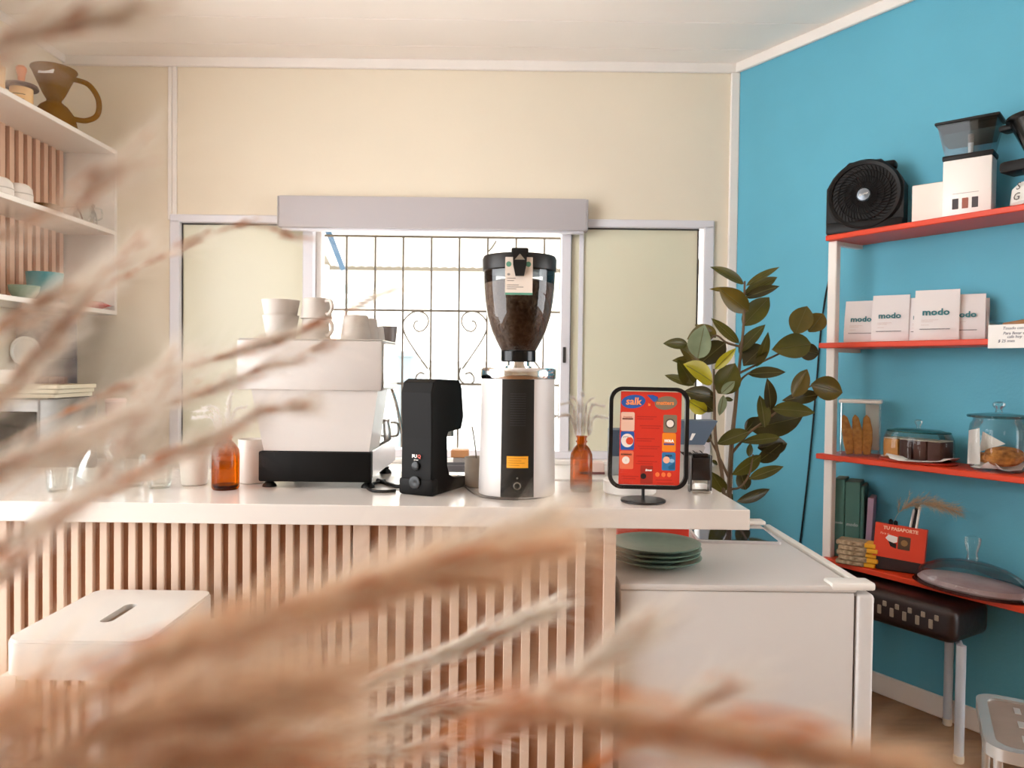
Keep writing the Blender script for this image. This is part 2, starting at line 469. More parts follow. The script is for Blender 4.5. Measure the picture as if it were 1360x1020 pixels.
# corrugated yard fence, panel by panel
fn = thing('yard_fence', 'pale corrugated metal fence across the yard', 'fence', (0, 8, -.2))
zt = onY(600, 480, 8).z
M_fence = mat('fence_sheet', (200, 204, 204), .6)
for k in range(6):
    x0 = -2.2 + k * .8
    vs, fs = [], []
    for i in range(25):
        xx = x0 + .795 * i / 24; dy = .02 * (1 if i % 2 else -1)
        vs += [(xx, 8 + dy, -.2), (xx, 8 + dy, zt)]
    for i in range(24): fs.append((i * 2, i * 2 + 2, i * 2 + 3, i * 2 + 1))
    MB().add(vs, fs).build('panel', M_fence, fn, world=True, smooth=0)
MB().box(-2.2, 2.6, 7.94, 8.06, zt, zt + .06).build('top_rail', M_louv, fn, world=True, smooth=0)
for k in range(34):
    x0 = -1.2 + k * .11
    MB().box(x0, x0 + .05, 7.99, 8.01, zt + .06, zt + .2).build('picket', M_louv, fn, world=True, smooth=0)
p, q = onY(527, 466, 7.2), onY(548, 520, 7.2)
tag(MB().rbox(p.x, q.x, 7.2, 7.5, -.2, p.z, .02, 1).rbox(p.x - .01, q.x + .01, 7.18, 7.52, p.z - .06, p.z, .01, 1).build('utility_box', mat('bluegrey_box', (110, 124, 132), .5)), 'blue-grey utility box standing in front of the yard fence', 'box')

# ------------------------------------------------------------------ shelf unit on the left wall
SH = -2.02        # front edge x
def SX(px, py): return onX(px, py, SH)
z1 = SX(158, 207).z; z2 = SX(158, 314).z; z3 = SX(158, 419).z
su = thing('wall_shelf_unit', 'white shelf unit with slatted wooden back on the left wall', 'shelf unit', (LWX, 3.2, z3))
TH = .022
for z in (z1, z2, z3):
    MB().rbox(LWX, SH, 2.4, WALLY, z, z + TH, .002, 1).build('shelf', M_white, su, world=True, smooth=0)
MB().box(LWX, SH, WALLY - .024, WALLY - .002, z3 + TH, z2).box(LWX, SH, WALLY - .024, WALLY - .002, z2 + TH, z1).build('end_panel', M_white, su, world=True, smooth=0)
MB().box(LWX + .001, LWX + .006, 2.4, WALLY - .024, z3 + TH, z2).box(LWX + .001, LWX + .006, 2.4, WALLY - .024, z2 + TH, z1).build('back_panel', M_slatback, su, world=True, smooth=0)
M_slat2 = mat('slat_pink', (222, 184, 158), .6, var=.05, vscale=4, stretch=(6, 6, .5))
for zz in ((z3 + TH, z2), (z2 + TH, z1)):
    first = None
    for k in range(23):
        yy = WALLY - .06 - k * .062
        if first is None:
            first = MB().box(LWX + .006, LWX + .022, yy - .016, yy + .016, zz[0], zz[1]).build('slat', M_slat2, su, world=True, smooth=0)
        else:
            c = first.copy(); COL.objects.link(c); c.location = (0, -k * .062, 0)

# ------------------------------------------------------------------ back and left work counters
BZ = .865
M_bc = mat('grey_worktop', (206, 200, 194), .4)
wc = MB().prism([(LWX, 2.3), (-1.80, 2.3), (-1.80, 3.30), (.72, 3.30), (.72, WALLY - .02), (LWX, WALLY - .02)], BZ - .035, BZ).build('back_worktop', M_bc, smooth=0)
tag(wc, 'pale worktop running along the window behind the bar', 'worktop')
def cabinet(name, x0, x1, y0, y1, label, side):
    t = thing(name, label, 'cabinet', ((x0 + x1) / 2, (y0 + y1) / 2, 0))
    MB().box(x0, x1, y0, y1, .08, BZ - .036).build('body', M_wplastic, t, world=True, smooth=0)
    MB().box(x0 + .02, x1 - .02, y0 + .03, y1 - .02, 0, .08).build('plinth', M_black, t, world=True, smooth=0)
    n = max(2, round((x1 - x0) / .5)) if side == 'y' else 2
    for i in range(n):
        if side == 'y':
            a = x0 + (x1 - x0) * i / n; c = x0 + (x1 - x0) * (i + 1) / n
            d = MB().rbox(a + .003, c - .003, y0 - .018, y0, .09, BZ - .045, .003, 1).build('door', M_white, t, world=True)
        else:
            a = y0 + (y1 - y0) * i / n; c = y0 + (y1 - y0) * (i + 1) / n
            d = MB().rbox(x1, x1 + .018, a + .003, c - .003, .09, BZ - .045, .003, 1).build('door', M_white, t, world=True)
    return t
cabinet('base_cabinet', -1.70, .70, 3.36, WALLY - .02, 'white base cabinets under the window worktop', 'y')
cabinet('base_cabinet', LWX + .003, -1.84, 2.32, 3.3, 'white base cabinet under the worktop along the left wall', 'x')
# ------------------------------------------------------------------ bar counter
ZC = 1.013
YF = 1.82
ct = MB().prism([(-1.65, YF), (.582, YF), (.582, 2.25), (-.08, 2.25), (-.08, 2.42), (-1.65, 2.42)], ZC - .049, ZC).build('countertop', mat('bar_top_white', (216, 209, 202), .18, coat=.3), smooth=0)
bv = ct.modifiers.new('b', 'BEVEL'); bv.width = .003; bv.segments = 2
tag(ct, 'thick white countertop of the bar', 'countertop')
PX1 = .262
PZ = ZC - .05
cf = thing('bar_counter', 'slatted pale wood front of the bar below the white countertop', 'bar counter', ((PX1 - 1.65) / 2, YF + .1, 0))
YP = 1.852
MB().box(-1.65, PX1, YP + .014, YP + .032, 0, PZ).build('backing_board', M_slatback, cf, world=True, smooth=0)
MB().box(PX1 - .02, PX1, YP + .032, 2.2, 0, PZ).build('end_board', M_slat, cf, world=True, smooth=0)
MB().box(-1.65, -1.63, YP + .032, 2.2, 0, PZ).build('end_board', M_slat, cf, world=True, smooth=0)
def PXx(px): return (px - 680) / 1000 * YP - .003
def slats(px0, px1, step, wdt):
    base = None
    n = int(round((px1 - px0) / step))
    for k in range(n):
        x = PXx(px0 + k * step)
        if base is None:
            base = MB().rbox(0, wdt, YP, YP + .014, 0, PZ, .0015, 1).build('slat', M_slat, cf, smooth=0)
            base.data.transform(Matrix.Translation((-RM[cf.name].translation.x, -RM[cf.name].translation.y, 0)))
            base.location.x = x
        else:
            c = base.copy(); COL.objects.link(c); c.location.x = x
slats(-191, 470, 19.1, .0185)
MB().rbox(PXx(472), PXx(494), YP, YP + .014, 0, PZ, .0015, 1).build('wide_slat', M_slat, cf, world=True, smooth=0)
slats(506, 800, 24.0, .0225)
MB().rbox(PXx(807), PX1, YP, YP + .014, 0, PZ, .0015, 1).build('edge_slat', M_slat, cf, world=True, smooth=0)

# ------------------------------------------------------------------ fridge
FZ = .812; FX0, FX1 = .28, .872; FY0, FY1 = 1.888, 2.66
M_fr = mat('fridge_white', (203, 199, 196), .42, bump=.03, bscale=300)
fr = thing('mini_fridge', 'low white fridge standing beside the bar with plates on top', 'fridge', ((FX0 + FX1) / 2, (FY0 + FY1) / 2, 0))
MB().rbox(FX0, FX1, FY0, FY1, .03, FZ - .018, .006, 2).build('body', M_fr, fr, world=True)
MB().rbox(FX0 - .002, FX1 + .004, FY0 - .004, FY1, FZ - .018, FZ, .006, 2).build('top_panel', M_fr, fr, world=True)
MB().rbox(FX1 + .006, FX1 + .05, FY0 - .002, FY1 - .01, .05, FZ - .022, .01, 3).build('door', mat('fridge_door', (203, 200, 198), .35), fr, world=True)
MB().box(FX1, FX1 + .007, FY0 + .012, FY1 - .02, .06, FZ - .03).build('door_gasket', mat('grey_gasket', (120, 116, 118), .7), fr, world=True, smooth=0)
MB().rbox(FX1 - .062, FX1 + .05, FY0 - .006, FY0 + .05, FZ - .012, FZ + .008, .006, 2).build('hinge_cover', M_wplastic, fr, world=True)
MB().rbox(FX1 + .022, FX1 + .046, FY0 + .05, FY1 - .01, FZ - .018, FZ - .002, .005, 2).build('door_top', M_wplastic, fr, world=True)
MB().rbox(FX1 - .09, FX1 + .02, FY1 - .05, FY1 + .005, FZ, FZ + .016, .008, 2).build('rear_rim', M_wplastic, fr, world=True)
for i, (x, y) in enumerate(((FX0 + .05, FY0 + .05), (FX1 - .05, FY0 + .05), (FX0 + .05, FY1 - .05), (FX1 - .05, FY1 - .05))):
    MB().cyl(.02, 0, .032, 12).build('foot', M_black, fr, world=True, M=T(x, y, 0))

# plates on the fridge
M_plate = mat('sage_glaze', (112, 142, 128), .3, var=.08, vscale=30)
PC = (.405, 2.09)
words = ['lowest', 'second lowest', 'second from the top', 'topmost']
for k in range(4):
    z = FZ + .0006 + k * .0125
    pr = [(0, .003), (.062, .003), (.064, 0), (.072, 0), (.075, .004), (.112, .0145), (.124, .019), (.1255, .0215), (.122, .0222), (.108, .0175), (.076, .0075), (.0, .0068)]
    if k < 3: pass
    o = MB().lathe(pr, 48).build('plate', M_plate, smooth=50)
    place(o, (PC[0] + (.002, -.002, .001, -.001)[k], PC[1] + (0, .002, -.001, .001)[k], z))
    tag(o, 'sage green stoneware plate, %s of the stack on the fridge' % words[k], 'plate', 'plates stacked on the fridge')
# red box behind plates
a = onZ(820, 718, FZ); c = onZ(914, 718, FZ)
rb = thing('red_carton', 'flat red carton lying behind the green plates on the fridge', 'box', ((a.x + c.x) / 2, a.y + .06, FZ))
MB().rbox(a.x, c.x, a.y, a.y + .12, FZ + .0005, FZ + .052, .003, 1).build('body', mat('red_card', (214, 52, 28), .6), rb, world=True)
MB().rbox(a.x - .001, c.x + .001, a.y - .001, a.y + .121, FZ + .052, FZ + .066, .003, 1).build('lid', mat('red_card_lid', (196, 44, 24), .6), rb, world=True)
# tablet
p = onZ(985, 719, FZ + .008)
tb = thing('tablet', 'tablet with a dark screen lying flat on the white fridge', 'tablet', (p.x, p.y + .1, FZ), math.radians(-4))
MB().prism(rrect(-.13, .13, -.1, .1, .012), 0.0006, .0085).build('body', mat('tablet_shell', (205, 200, 200), .3), tb)
MB().prism(rrect(-.122, .122, -.092, .092, .008), .0085, .0092).build('screen', mat('tablet_screen', (22, 34, 48), .06, coat=.5), tb)

# ------------------------------------------------------------------ espresso machine
kx = .00206
def MX(px): return (px - 680) * kx
def MZ(py): return 1.35 + (486 - py) * kx
em = thing('espresso_machine', 'white single-group espresso machine with black base on the bar', 'espresso machine', (MX(410), 2.25, ZC))
M_em = mat('machine_white', (204, 198, 194), .32, coat=.2)
y0 = 2.06
zu0, zu1 = MZ(518.5), MZ(452)
MB().rbox(MX(314), MX(507), y0, y0 + .26, zu0, zu1, .005, 2).build('upper_housing', M_em, em, world=True)
MB().rbox(MX(507), MX(507) + .003, y0 + .012, y0 + .25, zu0 + .008, zu1 - .008, .001, 1).build('side_mirror', M_chrome, em, world=True)
MB().rbox(MX(314) + .004, MX(507) + .002, y0 + .004, y0 + .3, zu1, zu1 + .004, .002, 1).build('cup_tray', M_steel, em, world=True)
pts = [(MX(349), MZ(600)), (MX(490), MZ(600)), (MX(501), zu0), (MX(332), zu0)]
MB().prism([(x, z) for x, z in pts], 0, .16, M=T(0, y0 + .17, 0) @ UP).build('rear_panel', M_em, em, world=True, smooth=0)
MB().rbox(MX(343), MX(493), y0 + .001, y0 + .03, MZ(641), MZ(600.5), .005, 2).build('base_front', mat('machine_black', (12, 10, 9), .55, spec=.15), em, world=True)
MB().box(MX(344), MX(493) - .002, y0 + .03, 2.5, MZ(637), MZ(604)).build('drip_tray', M_steel, em, world=True, smooth=0)
MB().rbox(MX(493) - .006, MX(493), y0 + .03, 2.5, MZ(637), MZ(600), .002, 1).build('tray_side', mat('machine_side', (196, 194, 196), .25, .8), em, world=True)
gb = MB()
for i in range(12):
    yy = y0 + .19 + i * .024; gb.box(MX(347), MX(489), yy, yy + .012, MZ(604), MZ(602))
gb.build('drip_grate', M_chrome, em, world=True, smooth=0)
for px in (354, 487):
    for yy in (y0 + .03, 2.38):
        MB().lathe([(.0195, 0), (.018, .006), (.010, .014), (.012, MZ(640) - ZC)], 16).build('foot', M_black, em, world=True, M=T(MX(px), yy, ZC + .0005))
# group head, steam wand, on the far side
MB().lathe([(.0, 0), (.034, 0), (.036, .03), (.03, .055), (0, .055)], 24).build('group_head', M_chrome, em, world=True, M=T(MX(420), 2.36, MZ(545)))
MB().tube([(MX(420), 2.38, MZ(540)), (MX(420), 2.30, MZ(522))], .025, 12).build('group_neck', M_chrome, em, world=True)
MB().tube(catmull([(MX(497), 2.30, zu0 + .02), (MX(500), 2.36, zu0 - .02), (MX(505), 2.40, MZ(560)), (MX(507), 2.44, MZ(590))], 6), .005, 8).build('steam_wand', M_chrome, em, world=True)
MB().tube([(MX(420), 2.40, MZ(552)), (MX(420), 2.52, MZ(556))], .011, 10).build('portafilter_handle', M_black, em, world=True)
MB().prism([(2.235, MZ(598)), (2.33, MZ(598)), (2.31, MZ(562)), (2.235, MZ(556))], MX(486), MX(488), M=Matrix(((0, 0, 1, 0), (1, 0, 0, 0), (0, 1, 0, 0), (0, 0, 0, 1)))).build('splash_panel', M_chrome, em, world=True, smooth=0)
text('lettering', 'la marzocco', .0155, mat('grey_letters', (150, 140, 132), .5), em, RM[em.name].inverted() @ T(MX(375.5), y0 - .0004, MZ(483)) @ UP, bold=.0003, sx=1.08)
# steel milk pitcher by the machine
o = MB().lathe([(0, 0), (.026, 0), (.030, .006), (.030, .03), (.023, .06), (.025, .068), (.024, .068), (.022, .06), (.029, .03), (.0, .004)], 28).build('milk_pitcher', M_steel)
t = thing('milk_pitcher', 'small steel milk pitcher on the drip tray of the espresso machine', 'pitcher', (MX(478), 2.42, MZ(601.5)))
o.parent = t; o.name = 'jug'
MB().tube(catmull([(.027, 0, .058), (.05, 0, .055), (.05, 0, .02), (.03, 0, .014)], 6), .0035, 6).build('handle', M_steel, t)

# cups on the machine
zt = zu1 + .0045
def cup_prof(r0, r1, h, th=.0025):
    return [(0, 0), (r0 - .003, 0), (r0, .003), (r1, h), (r1 - th, h), (r0 - th, .006), (0, .005)]
M_cup = translucent('cup_white', (216, 208, 200), .3)
def cup(px0, px1, y, z, h, label, grp, flip=False, handle=0, r_ratio=.78, mt=None, tilt=0.0):
    x = ((px0 + px1) / 2 - 680) / 1000 * y; r1 = (px1 - px0) / 2000 * y
    t = thing('cup', label, 'cup', (x, y, z), 0, grp)
    Mx = (T(0, 0, h) @ RX(PI)) if flip else Matrix.Identity(4)
    if tilt: Mx = RY(tilt) @ Mx
    MB().lathe(cup_prof(r1 * r_ratio, r1, h), 32, Mx).build('body', mt or M_cup, t)
    if handle:
        rr = r1 * .9
        MB().tube(catmull([(rr * .85, 0, h * .82), (rr + .018, 0, h * .84), (rr + .025, 0, h * .5), (rr + .012, 0, h * .22), (rr * .85, 0, h * .28)], 6), .005, 8, M=RZ(handle)).build('handle', mt or M_cup, t)
    return t
G1 = 'cups on top of the espresso machine'
cup(349, 396, 2.16, zt, .068, 'white cup, lower of the left pair stacked on the espresso machine', G1)
cup(347.5, 397, 2.16, zt + .044, .068, 'white cup, upper of the left pair stacked on the espresso machine', G1)
cup(399, 438, 2.16, zt, .06, 'upturned white mug under another mug on the espresso machine', G1, flip=True, handle=-.5, r_ratio=.85)
cup(399, 440, 2.16, zt + .0602, .058, 'topmost upturned white mug on the espresso machine', G1, flip=True, handle=-.6, r_ratio=.86)
for i, (a, c, l) in enumerate(((452, 492, 'outermost upturned white cup of the low nested group on the machine'), (470, 503, 'upturned white cup in the middle of the nested group on the machine'), (488, 511, 'small upturned white cup at the right edge of the machine top'))):
    cup(a, c, (2.14, 2.215, 2.27)[i], zt, (.07, .066, .045)[i], l, G1, flip=True, r_ratio=.8)
cup(503, 527, 2.335, zt, .05, 'grey cup at the far right corner of the machine top', G1, r_ratio=.85, mt=mat('grey_ceramic', (120, 112, 108), .4))

# ------------------------------------------------------------------ tamping press
p = onZ(573, 660, ZC)
tp = thing('tamping_press', 'black automatic tamping press between the machine and the grinder', 'tamping press', (p.x - .0435, p.y + .022, ZC), math.radians(-24))
prof = [(0, .004), (.004, 0), (.195, 0), (.2, .006), (.2, .03), (.125, .036), (.1, .046), (.088, .07), (.084, .15), (.092, .162), (.165, .166), (.178, .2), (.166, .28), (.15, .302), (.03, .306), (.008, .298), (-.002, .27), (.002, .15)]
Mside = Matrix(((0, 0, 1, 0), (1, 0, 0, 0), (0, 1, 0, 0), (0, 0, 0, 1)))
bmx = MB().prism(prof, -.046, .046, M=Mside)
M_puq = mat('press_black', (14, 12, 11), .55, spec=.15)
o = bmx.build('body', M_puq, tp, smooth=0)
bv = o.modifiers.new('b', 'BEVEL'); bv.width = .006; bv.segments = 3; bv.limit_method = 'ANGLE'; bv.angle_limit = math.radians(25)
MB().rbox(-.052, .052, -.004, .03, 0, .045, .008, 2).build('foot_block', M_puq, tp)
MB().lathe([(0, .146), (.029, .146), (.029, .168), (0, .168)], 28, T(0, .145, 0)).build('tamper', M_steel, tp)
MB().lathe([(0, .03), (.04, .03), (.04, .036), (.036, .038), (.033, .0375), (.028, .0355), (.0, .0355)], 32, T(0, .15, 0)).build('portafilter_rest', M_chrome, tp)
Mt = T(0, -.0008, 0) @ UP
def onback(x, z): return T(x, -.0035, z) @ UP
MB().prism(ell(-.006, .105, .003, .003, 12), 0, .002, M=T(0, 0, 0) @ UP).build('indicator', M_chrome, tp)
MB().lathe([(.0, 0), (.012, 0), (.012, .003), (.009, .004), (0, .004)], 20, T(.0, .0, .077) @ RX(PI / 2)).build('power_switch', M_blackgl, tp)
MB().lathe([(.0, 0), (.017, 0), (.017, .003), (.013, .004), (0, .002)], 20, T(.0, -.004, .034) @ RX(PI / 2)).build('power_socket', M_blackgl, tp)
text('lettering', 'PU', .0125, mat('white_print', (235, 232, 228), .5), tp, onback(-.003, .103), bold=.0004)
text('lettering', 'Q', .0125, mat('red_print', (214, 90, 70), .5), tp, onback(.011, .103), bold=.0004)
text('lettering', 'press', .006, MATS['white_print'], tp, onback(.002, .094))

# ------------------------------------------------------------------ coffee grinder
p = onZ(687, 664, ZC)
gy = p.y + .102; gx = (688 - 680) / 1000 * gy
cg = thing('coffee_grinder', 'tall white coffee grinder with a bean-filled hopper on the bar', 'coffee grinder', (gx, gy, ZC))
M_gw = mat('grinder_white', (206, 200, 197), .35)
MB().lathe([(0, .004), (.102, .004), (.1035, .01), (.1015, .08), (.0995, .2), (.0985, .31), (0, .31)], 56).build('body', M_gw, cg)
MB().lathe([(0, 0), (.097, 0), (.099, .006), (.097, .01), (0, .01)], 48).build('foot_ring', M_black, cg)
MB().lathe([(.1005, .309), (.1025, .312), (.1025, .333), (.099, .338), (.0, .338)], 56).build('chrome_ring', M_chrome, cg)
a = .425
MB().lathe([(.1042, .006), (.1025, .08), (.1005, .2), (.0995, .311)], 14, a0=-PI / 2 - a, a1=-PI / 2 + a).build('black_strip', mat('strip_black', (30, 26, 21), .6, spec=.2), cg)
MB().lathe([(.1036, .082), (.1032, .112)], 10, a0=-PI / 2 - .27, a1=-PI / 2 + .27).build('rating_label', mat('amber_label', (232, 160, 30), .6), cg)
lb = MB()
for i, z in enumerate((.106, .1, .094, .088)):
    lb.lathe([(.1043, z), (.1043, z + .0012)], 8, a0=-PI / 2 - .24 + .02 * (i % 2), a1=-PI / 2 + (.22, .1, .18, .05)[i])
lb.build('label_print', mat('label_ink', (150, 96, 20), .6), cg)
vb = MB()
for i in range(14):
    z = .19 + i * .0062; vb.lathe([(.1015, z), (.1013, z + .0022)], 6, a0=-PI / 2 - .2, a1=-PI / 2 + .2)
vb.build('vent_slots', mat('vent_dark', (26, 23, 20), .7), cg)
MB().tube([(.0085 * math.cos(2 * PI * i / 20), -.1052, .036 + .0085 * math.sin(2 * PI * i / 20)) for i in range(20)], .0017, 6, closed=True).build('button_ring', M_steel, cg)
MB().lathe([(0, 0), (.0025, 0), (.0025, .002), (0, .002)], 10, T(0, -.1035, .056) @ RX(PI / 2)).build('indicator', M_steel, cg)
MB().lathe([(.036, .338), (.036, .343), (.03, .344), (.03, .354), (0, .354)], 32).build('neck', M_chrome, cg)
MB().lathe([(.045, .354), (.0475, .357), (.0475, .382), (.046, .384), (.03, .384), (0, .384)], 40).build('hopper_collar', M_blackgl, cg)
hp = [(.047, .384), (.050, .39), (.0595, .408), (.073, .437), (.085, .477), (.091, .515), (.0945, .55), (.096, .6)]
MB().lathe(hp, 48).build('hopper', glass('hopper_glass', (236, 240, 244), tint=.96, refl=1.0), cg)
bp = [(0, .386), (.0455, .386), (.048, .392), (.0575, .408), (.071, .437), (.083, .477), (.089, .515), (.092, .545), (.0925, .562), (.06, .572), (.0, .577)]
M_bean = mat('coffee_beans', (96, 70, 52), .5, rgb2=(130, 102, 80), vscale=70, bump=.9, bscale=140)
o = MB().lathe(bp, 64).build('coffee_beans', M_bean, cg); o['kind'] = 'stuff'
MB().lathe([(.094, .592), (.0985, .596), (.0995, .626), (.096, .634), (.06, .638), (.0, .639)], 56).build('lid', mat('lid_black', (22, 18, 16), .4, spec=.3), cg)
MB().rbox(-.022, .022, -.104, -.06, .628, .644, .004, 2).build('lid_grip', M_black, cg)
MB().prism([(-.018, .632), (.018, .632), (.017, .6), (.011, .572), (-.011, .572), (-.017, .6)], .1, .112, M=UP).build('lid_clip', M_black, cg)
MB().prism([(-.013, .612), (.013, .612), (0, .627)], .112, .1135, M=UP).build('clip_triangle', M_steel, cg)
tgc = thing('bean_card', 'white info card with green edge clipped to the grinder hopper', 'card', (gx, gy - .1, ZC + .52))
Mc = T(-.002, -.0002, 0) @ RX(math.radians(0)) @ UP
MB().prism(rrect(-.035, .035, .004, .1, .002), 0, .0012, M=Mc).build('card', mat('card_white', (226, 214, 202), .7), tgc)
MB().prism([(-.035, .004), (.035, .004), (.035, .0095), (-.035, .0095)], .0012, .0016, M=Mc).build('green_edge', mat('card_green', (92, 150, 128), .7), tgc)
for x in (-.026, .024):
    MB().prism(ell(x, .082, .0068, .0068, 18), .0012, .0017, M=Mc).build('green_dot', MATS['card_green'], tgc)
cp = MB()
for (x0, x1, z) in ((-.03, -.008, .045), (-.03, -.012, .039), (-.03, 0, .028), (-.03, .012, .023), (-.03, -.006, .018)):
    cp.prism([(x0, z), (x1, z), (x1, z + .002), (x0, z + .002)], .0012, .0016, M=Mc)
cp.prism(ell(-.026, .056, .004, .003, 12), .0012, .0016, M=Mc)
cp.build('print', mat('grey_print', (150, 142, 134), .7), tgc)

# cable
def cable(label, pts, r=.0035, m=None):
    return tag(MB().tube(catmull(pts, 8), r, 8).build('power_cable', m or M_black), label, 'cable')
zc = ZC + .004
cable('black power cable curling beside the foot of the espresso machine', [(-.37, 2.2, zc), (-.40, 2.10, zc), (-.375, 2.02, zc), (-.34, 2.005, zc), (-.31, 2.02, zc)], .004)
cable('flat black cable crossing from the espresso machine to the tamping press', [(-.39, 2.2, zc), (-.34, 2.12, zc), (-.31, 2.09, zc), (-.28, 2.12, zc + .01)], .006)
cable('dark power cable running around the back of the coffee grinder', [(-.17, 2.2, zc), (-.13, 2.12, zc), (-.11, 2.04, zc), (-.08, 1.955, zc), (-.03, 1.92, zc), (.02, 1.915, zc)], .0035, mat('cable_brown', (66, 56, 50), .5))

# ------------------------------------------------------------------ amber bottles with grass
M_amber = glass('amber_glass', (228, 156, 48), rough=.05, tint=.95, refl=.6)
def bottle(px, py, wpx, hpx, label, grp):
    q = onZ(px, py, ZC); r = wpx / 2000 * q.y; yy = q.y + r
    x = (px - 680) / 1000 * yy; h = hpx * yy / 1000
    t = thing('amber_bottle', label, 'bottle', (x, yy, ZC + .0004), 0, grp)
    rn = r * .43
    MB().lathe([(0, .004), (r * .7, .002), (r * .9, 0), (r, .006), (r, h * .60), (r * .96, h * .68), (r * .72, h * .78), (rn, h * .84), (rn, h * .88), (rn * 1.2, h * .885), (rn * 1.2, h * .91), (rn, h * .915), (rn, h * .97), (rn * 1.15, h * .975), (rn * 1.15, h), (rn * .9, h)], 40).build('bottle', M_amber, t)
    MB().lathe([(0, .006), (r * .85, .006), (r * .93, .012), (r * .9, .013), (0, .012)], 32).build('thick_base', glass('amber_dark', (150, 66, 10), tint=.8), t)
    return t, Vector((x, yy, ZC + h)), rn
B1 = bottle(300, 652.5, 36, 77, 'amber glass bottle with dried grass left of the espresso machine', 'amber bottles')
B2 = bottle(773.5, 655, 30, 74, 'amber glass bottle with dried grass right of the grinder', 'amber bottles')

# ------------------------------------------------------------------ menu sign
p = onZ(854, 666, ZC)
sg = thing('menu_sign', 'black framed table sign holding a red poster on a round base', 'sign', (p.x, p.y, ZC))
MB().lathe([(0, 0), (.056, 0), (.0575, .002), (.0575, .0045), (.056, .006), (.004, .006), (0, .006)], 48).build('base', mat('sign_black', (18, 15, 16), .35, spec=.3), sg)
MB().cyl(.0042, .005, .038, 14).build('post', MATS['sign_black'], sg)
SZ0, SZ1 = .032, .293
Ms = T(.011, 0, SZ0) @ RX(math.radians(-2)) @ RY(math.radians(.6)) @ UP
fw, fh = .204, SZ1 - SZ0
MB().prism(rrect(-fw / 2, fw / 2, 0, fh, .034, 8), -.006, .006, holes=[rrect(-fw / 2 + .0095, fw / 2 - .0095, .0095, fh - .0095, .027, 8)], M=Ms).build('frame', MATS['sign_black'], sg, smooth=40)
MB().prism(rrect(-fw / 2 + .0095, fw / 2 - .0095, .0095, fh - .0095, .027, 8), -.001, .0005, M=Ms).build('acrylic_sheet', M_glass, sg, smooth=0)
pw, ph = .158, .238
po = MB().prism([(-pw / 2 + .004, .011), (pw / 2 + .002, .011), (pw / 2 + .004, .011 + ph), (-pw / 2 + .006, .011 + ph)], .0007, .0013, M=Ms).build('poster', mat('poster_red', (204, 46, 26), .5, var=.05, vscale=12), sg, smooth=0)
def patch(pts, name, rgb, lay=1, rough=.5):
    MB().prism(pts, .0013, .0013 + .0003 * lay, M=Ms).build(name, mat('print_%d_%d_%d' % rgb, rgb, rough), po, smooth=0)
def pz(px, py): return ((px - 862) * .00194, (648 - py) * .00194)     # photo pixels -> poster plane
def prr(x0, x1, y0, y1, r): 
    a = pz(x0, y1); c = pz(x1, y0); return rrect(a[0], c[0], a[1], c[1], r * .00194, 4)
def pe(cx, cy, rx, ry, rot=0.0): 
    c = pz(cx, cy); return ell(c[0], c[1], rx * .00194, ry * .00194, 24, rot)
patch(pe(841, 533, 16, 9, .12), 'blue_ellipse', (30, 84, 160))
patch([pz(858.5, 524), pz(866, 523.5), pz(873, 526), pz(874, 531), pz(868, 533)], 'blue_shape', (30, 84, 160))
patch(pe(884, 534, 15, 9, .12), 'grey_ellipse', (126, 112, 92))
patch(prr(825, 843, 547, 572, 2), 'cream_card', (226, 186, 164))
patch(prr(825, 843, 572.5, 597, 2), 'blue_card', (30, 84, 160))
patch(prr(824.5, 842.5, 598, 622, 2), 'peach_card', (224, 110, 76))
patch(prr(881, 899, 549.5, 573, 2), 'grey_card', (126, 112, 92))
patch(prr(880, 898, 573.5, 598, 2), 'orange_card', (234, 132, 24))
patch(prr(880, 898, 599, 623, 2), 'sea_blue_card', (42, 112, 160))
patch(pe(834, 584.5, 8.3, 9), 'white_disc', (232, 220, 210), 2)
patch(pe(837, 585, 5, 5), 'red_disc', (214, 70, 40), 3)
patch(pe(890, 561, 6.5, 6.5), 'dark_disc', (84, 74, 64), 2); patch(pe(890, 561, 4.7, 4.7), 'white_disc', (232, 220, 210), 3)
patch(pe(832.5, 610.5, 5, 5), 'white_disc', (232, 220, 210), 2)
patch(pe(886, 609, 4.5, 4.5), 'peach_disc', (240, 180, 150), 2); patch([pz(888, 618), pz(897, 612), pz(897, 621), pz(890, 621.5)], 'teal_wave', (26, 92, 130), 2)
patch(pe(893, 610, 3.5, 2.5), 'pale_disc', (150, 186, 214), 2)
patch(prr(852, 868.5, 617, 641, 1), 'dark_red_card', (160, 40, 26)); patch(pe(856, 631, 3.8, 3.8), 'black_disc', (30, 24, 24), 2)
patch(prr(827, 841, 555, 557, .2), 'dark_line', (110, 60, 50), 2)
for x in (874.5, 882.5, 890): patch(pe(x, 628.5, 2.8, 3), 'orange_disc', (236, 120, 60))
def ptext(body, size, rgb, px, py, **k):
    c = pz(px, py); text('lettering', body, size, mat('print_%d_%d_%d' % rgb, rgb, .5), po, Ms @ T(c[0], c[1], .0016), **k)
ptext('salk', .026, (244, 150, 90), 841, 533, bold=.0006, shear=.1)
ptext('is', .009, (244, 140, 60), 862, 536.5, bold=.0004)
ptext('matters', .0145, (240, 140, 70), 883, 534, bold=.0004)
ptext('Frescura', .0065, (170, 60, 50), 834, 553.5)
ptext('JOTA', .006, (60, 50, 50), 832, 580)
ptext('ROMANO', .0062, (50, 36, 34), 833, 603, bold=.0002)
ptext('HOLA', .0085, (250, 244, 236), 889, 584, bold=.0007)
ptext('limos', .0075, (250, 244, 236), 862.5, 623, bold=.0003, shear=.3)
ptext('AGUA', .0062, (20, 26, 60), 889, 603.5, bold=.0004)
patch(prr(882, 896, 587, 589.5, .5), 'blue_bar', (90, 70, 130), 2)
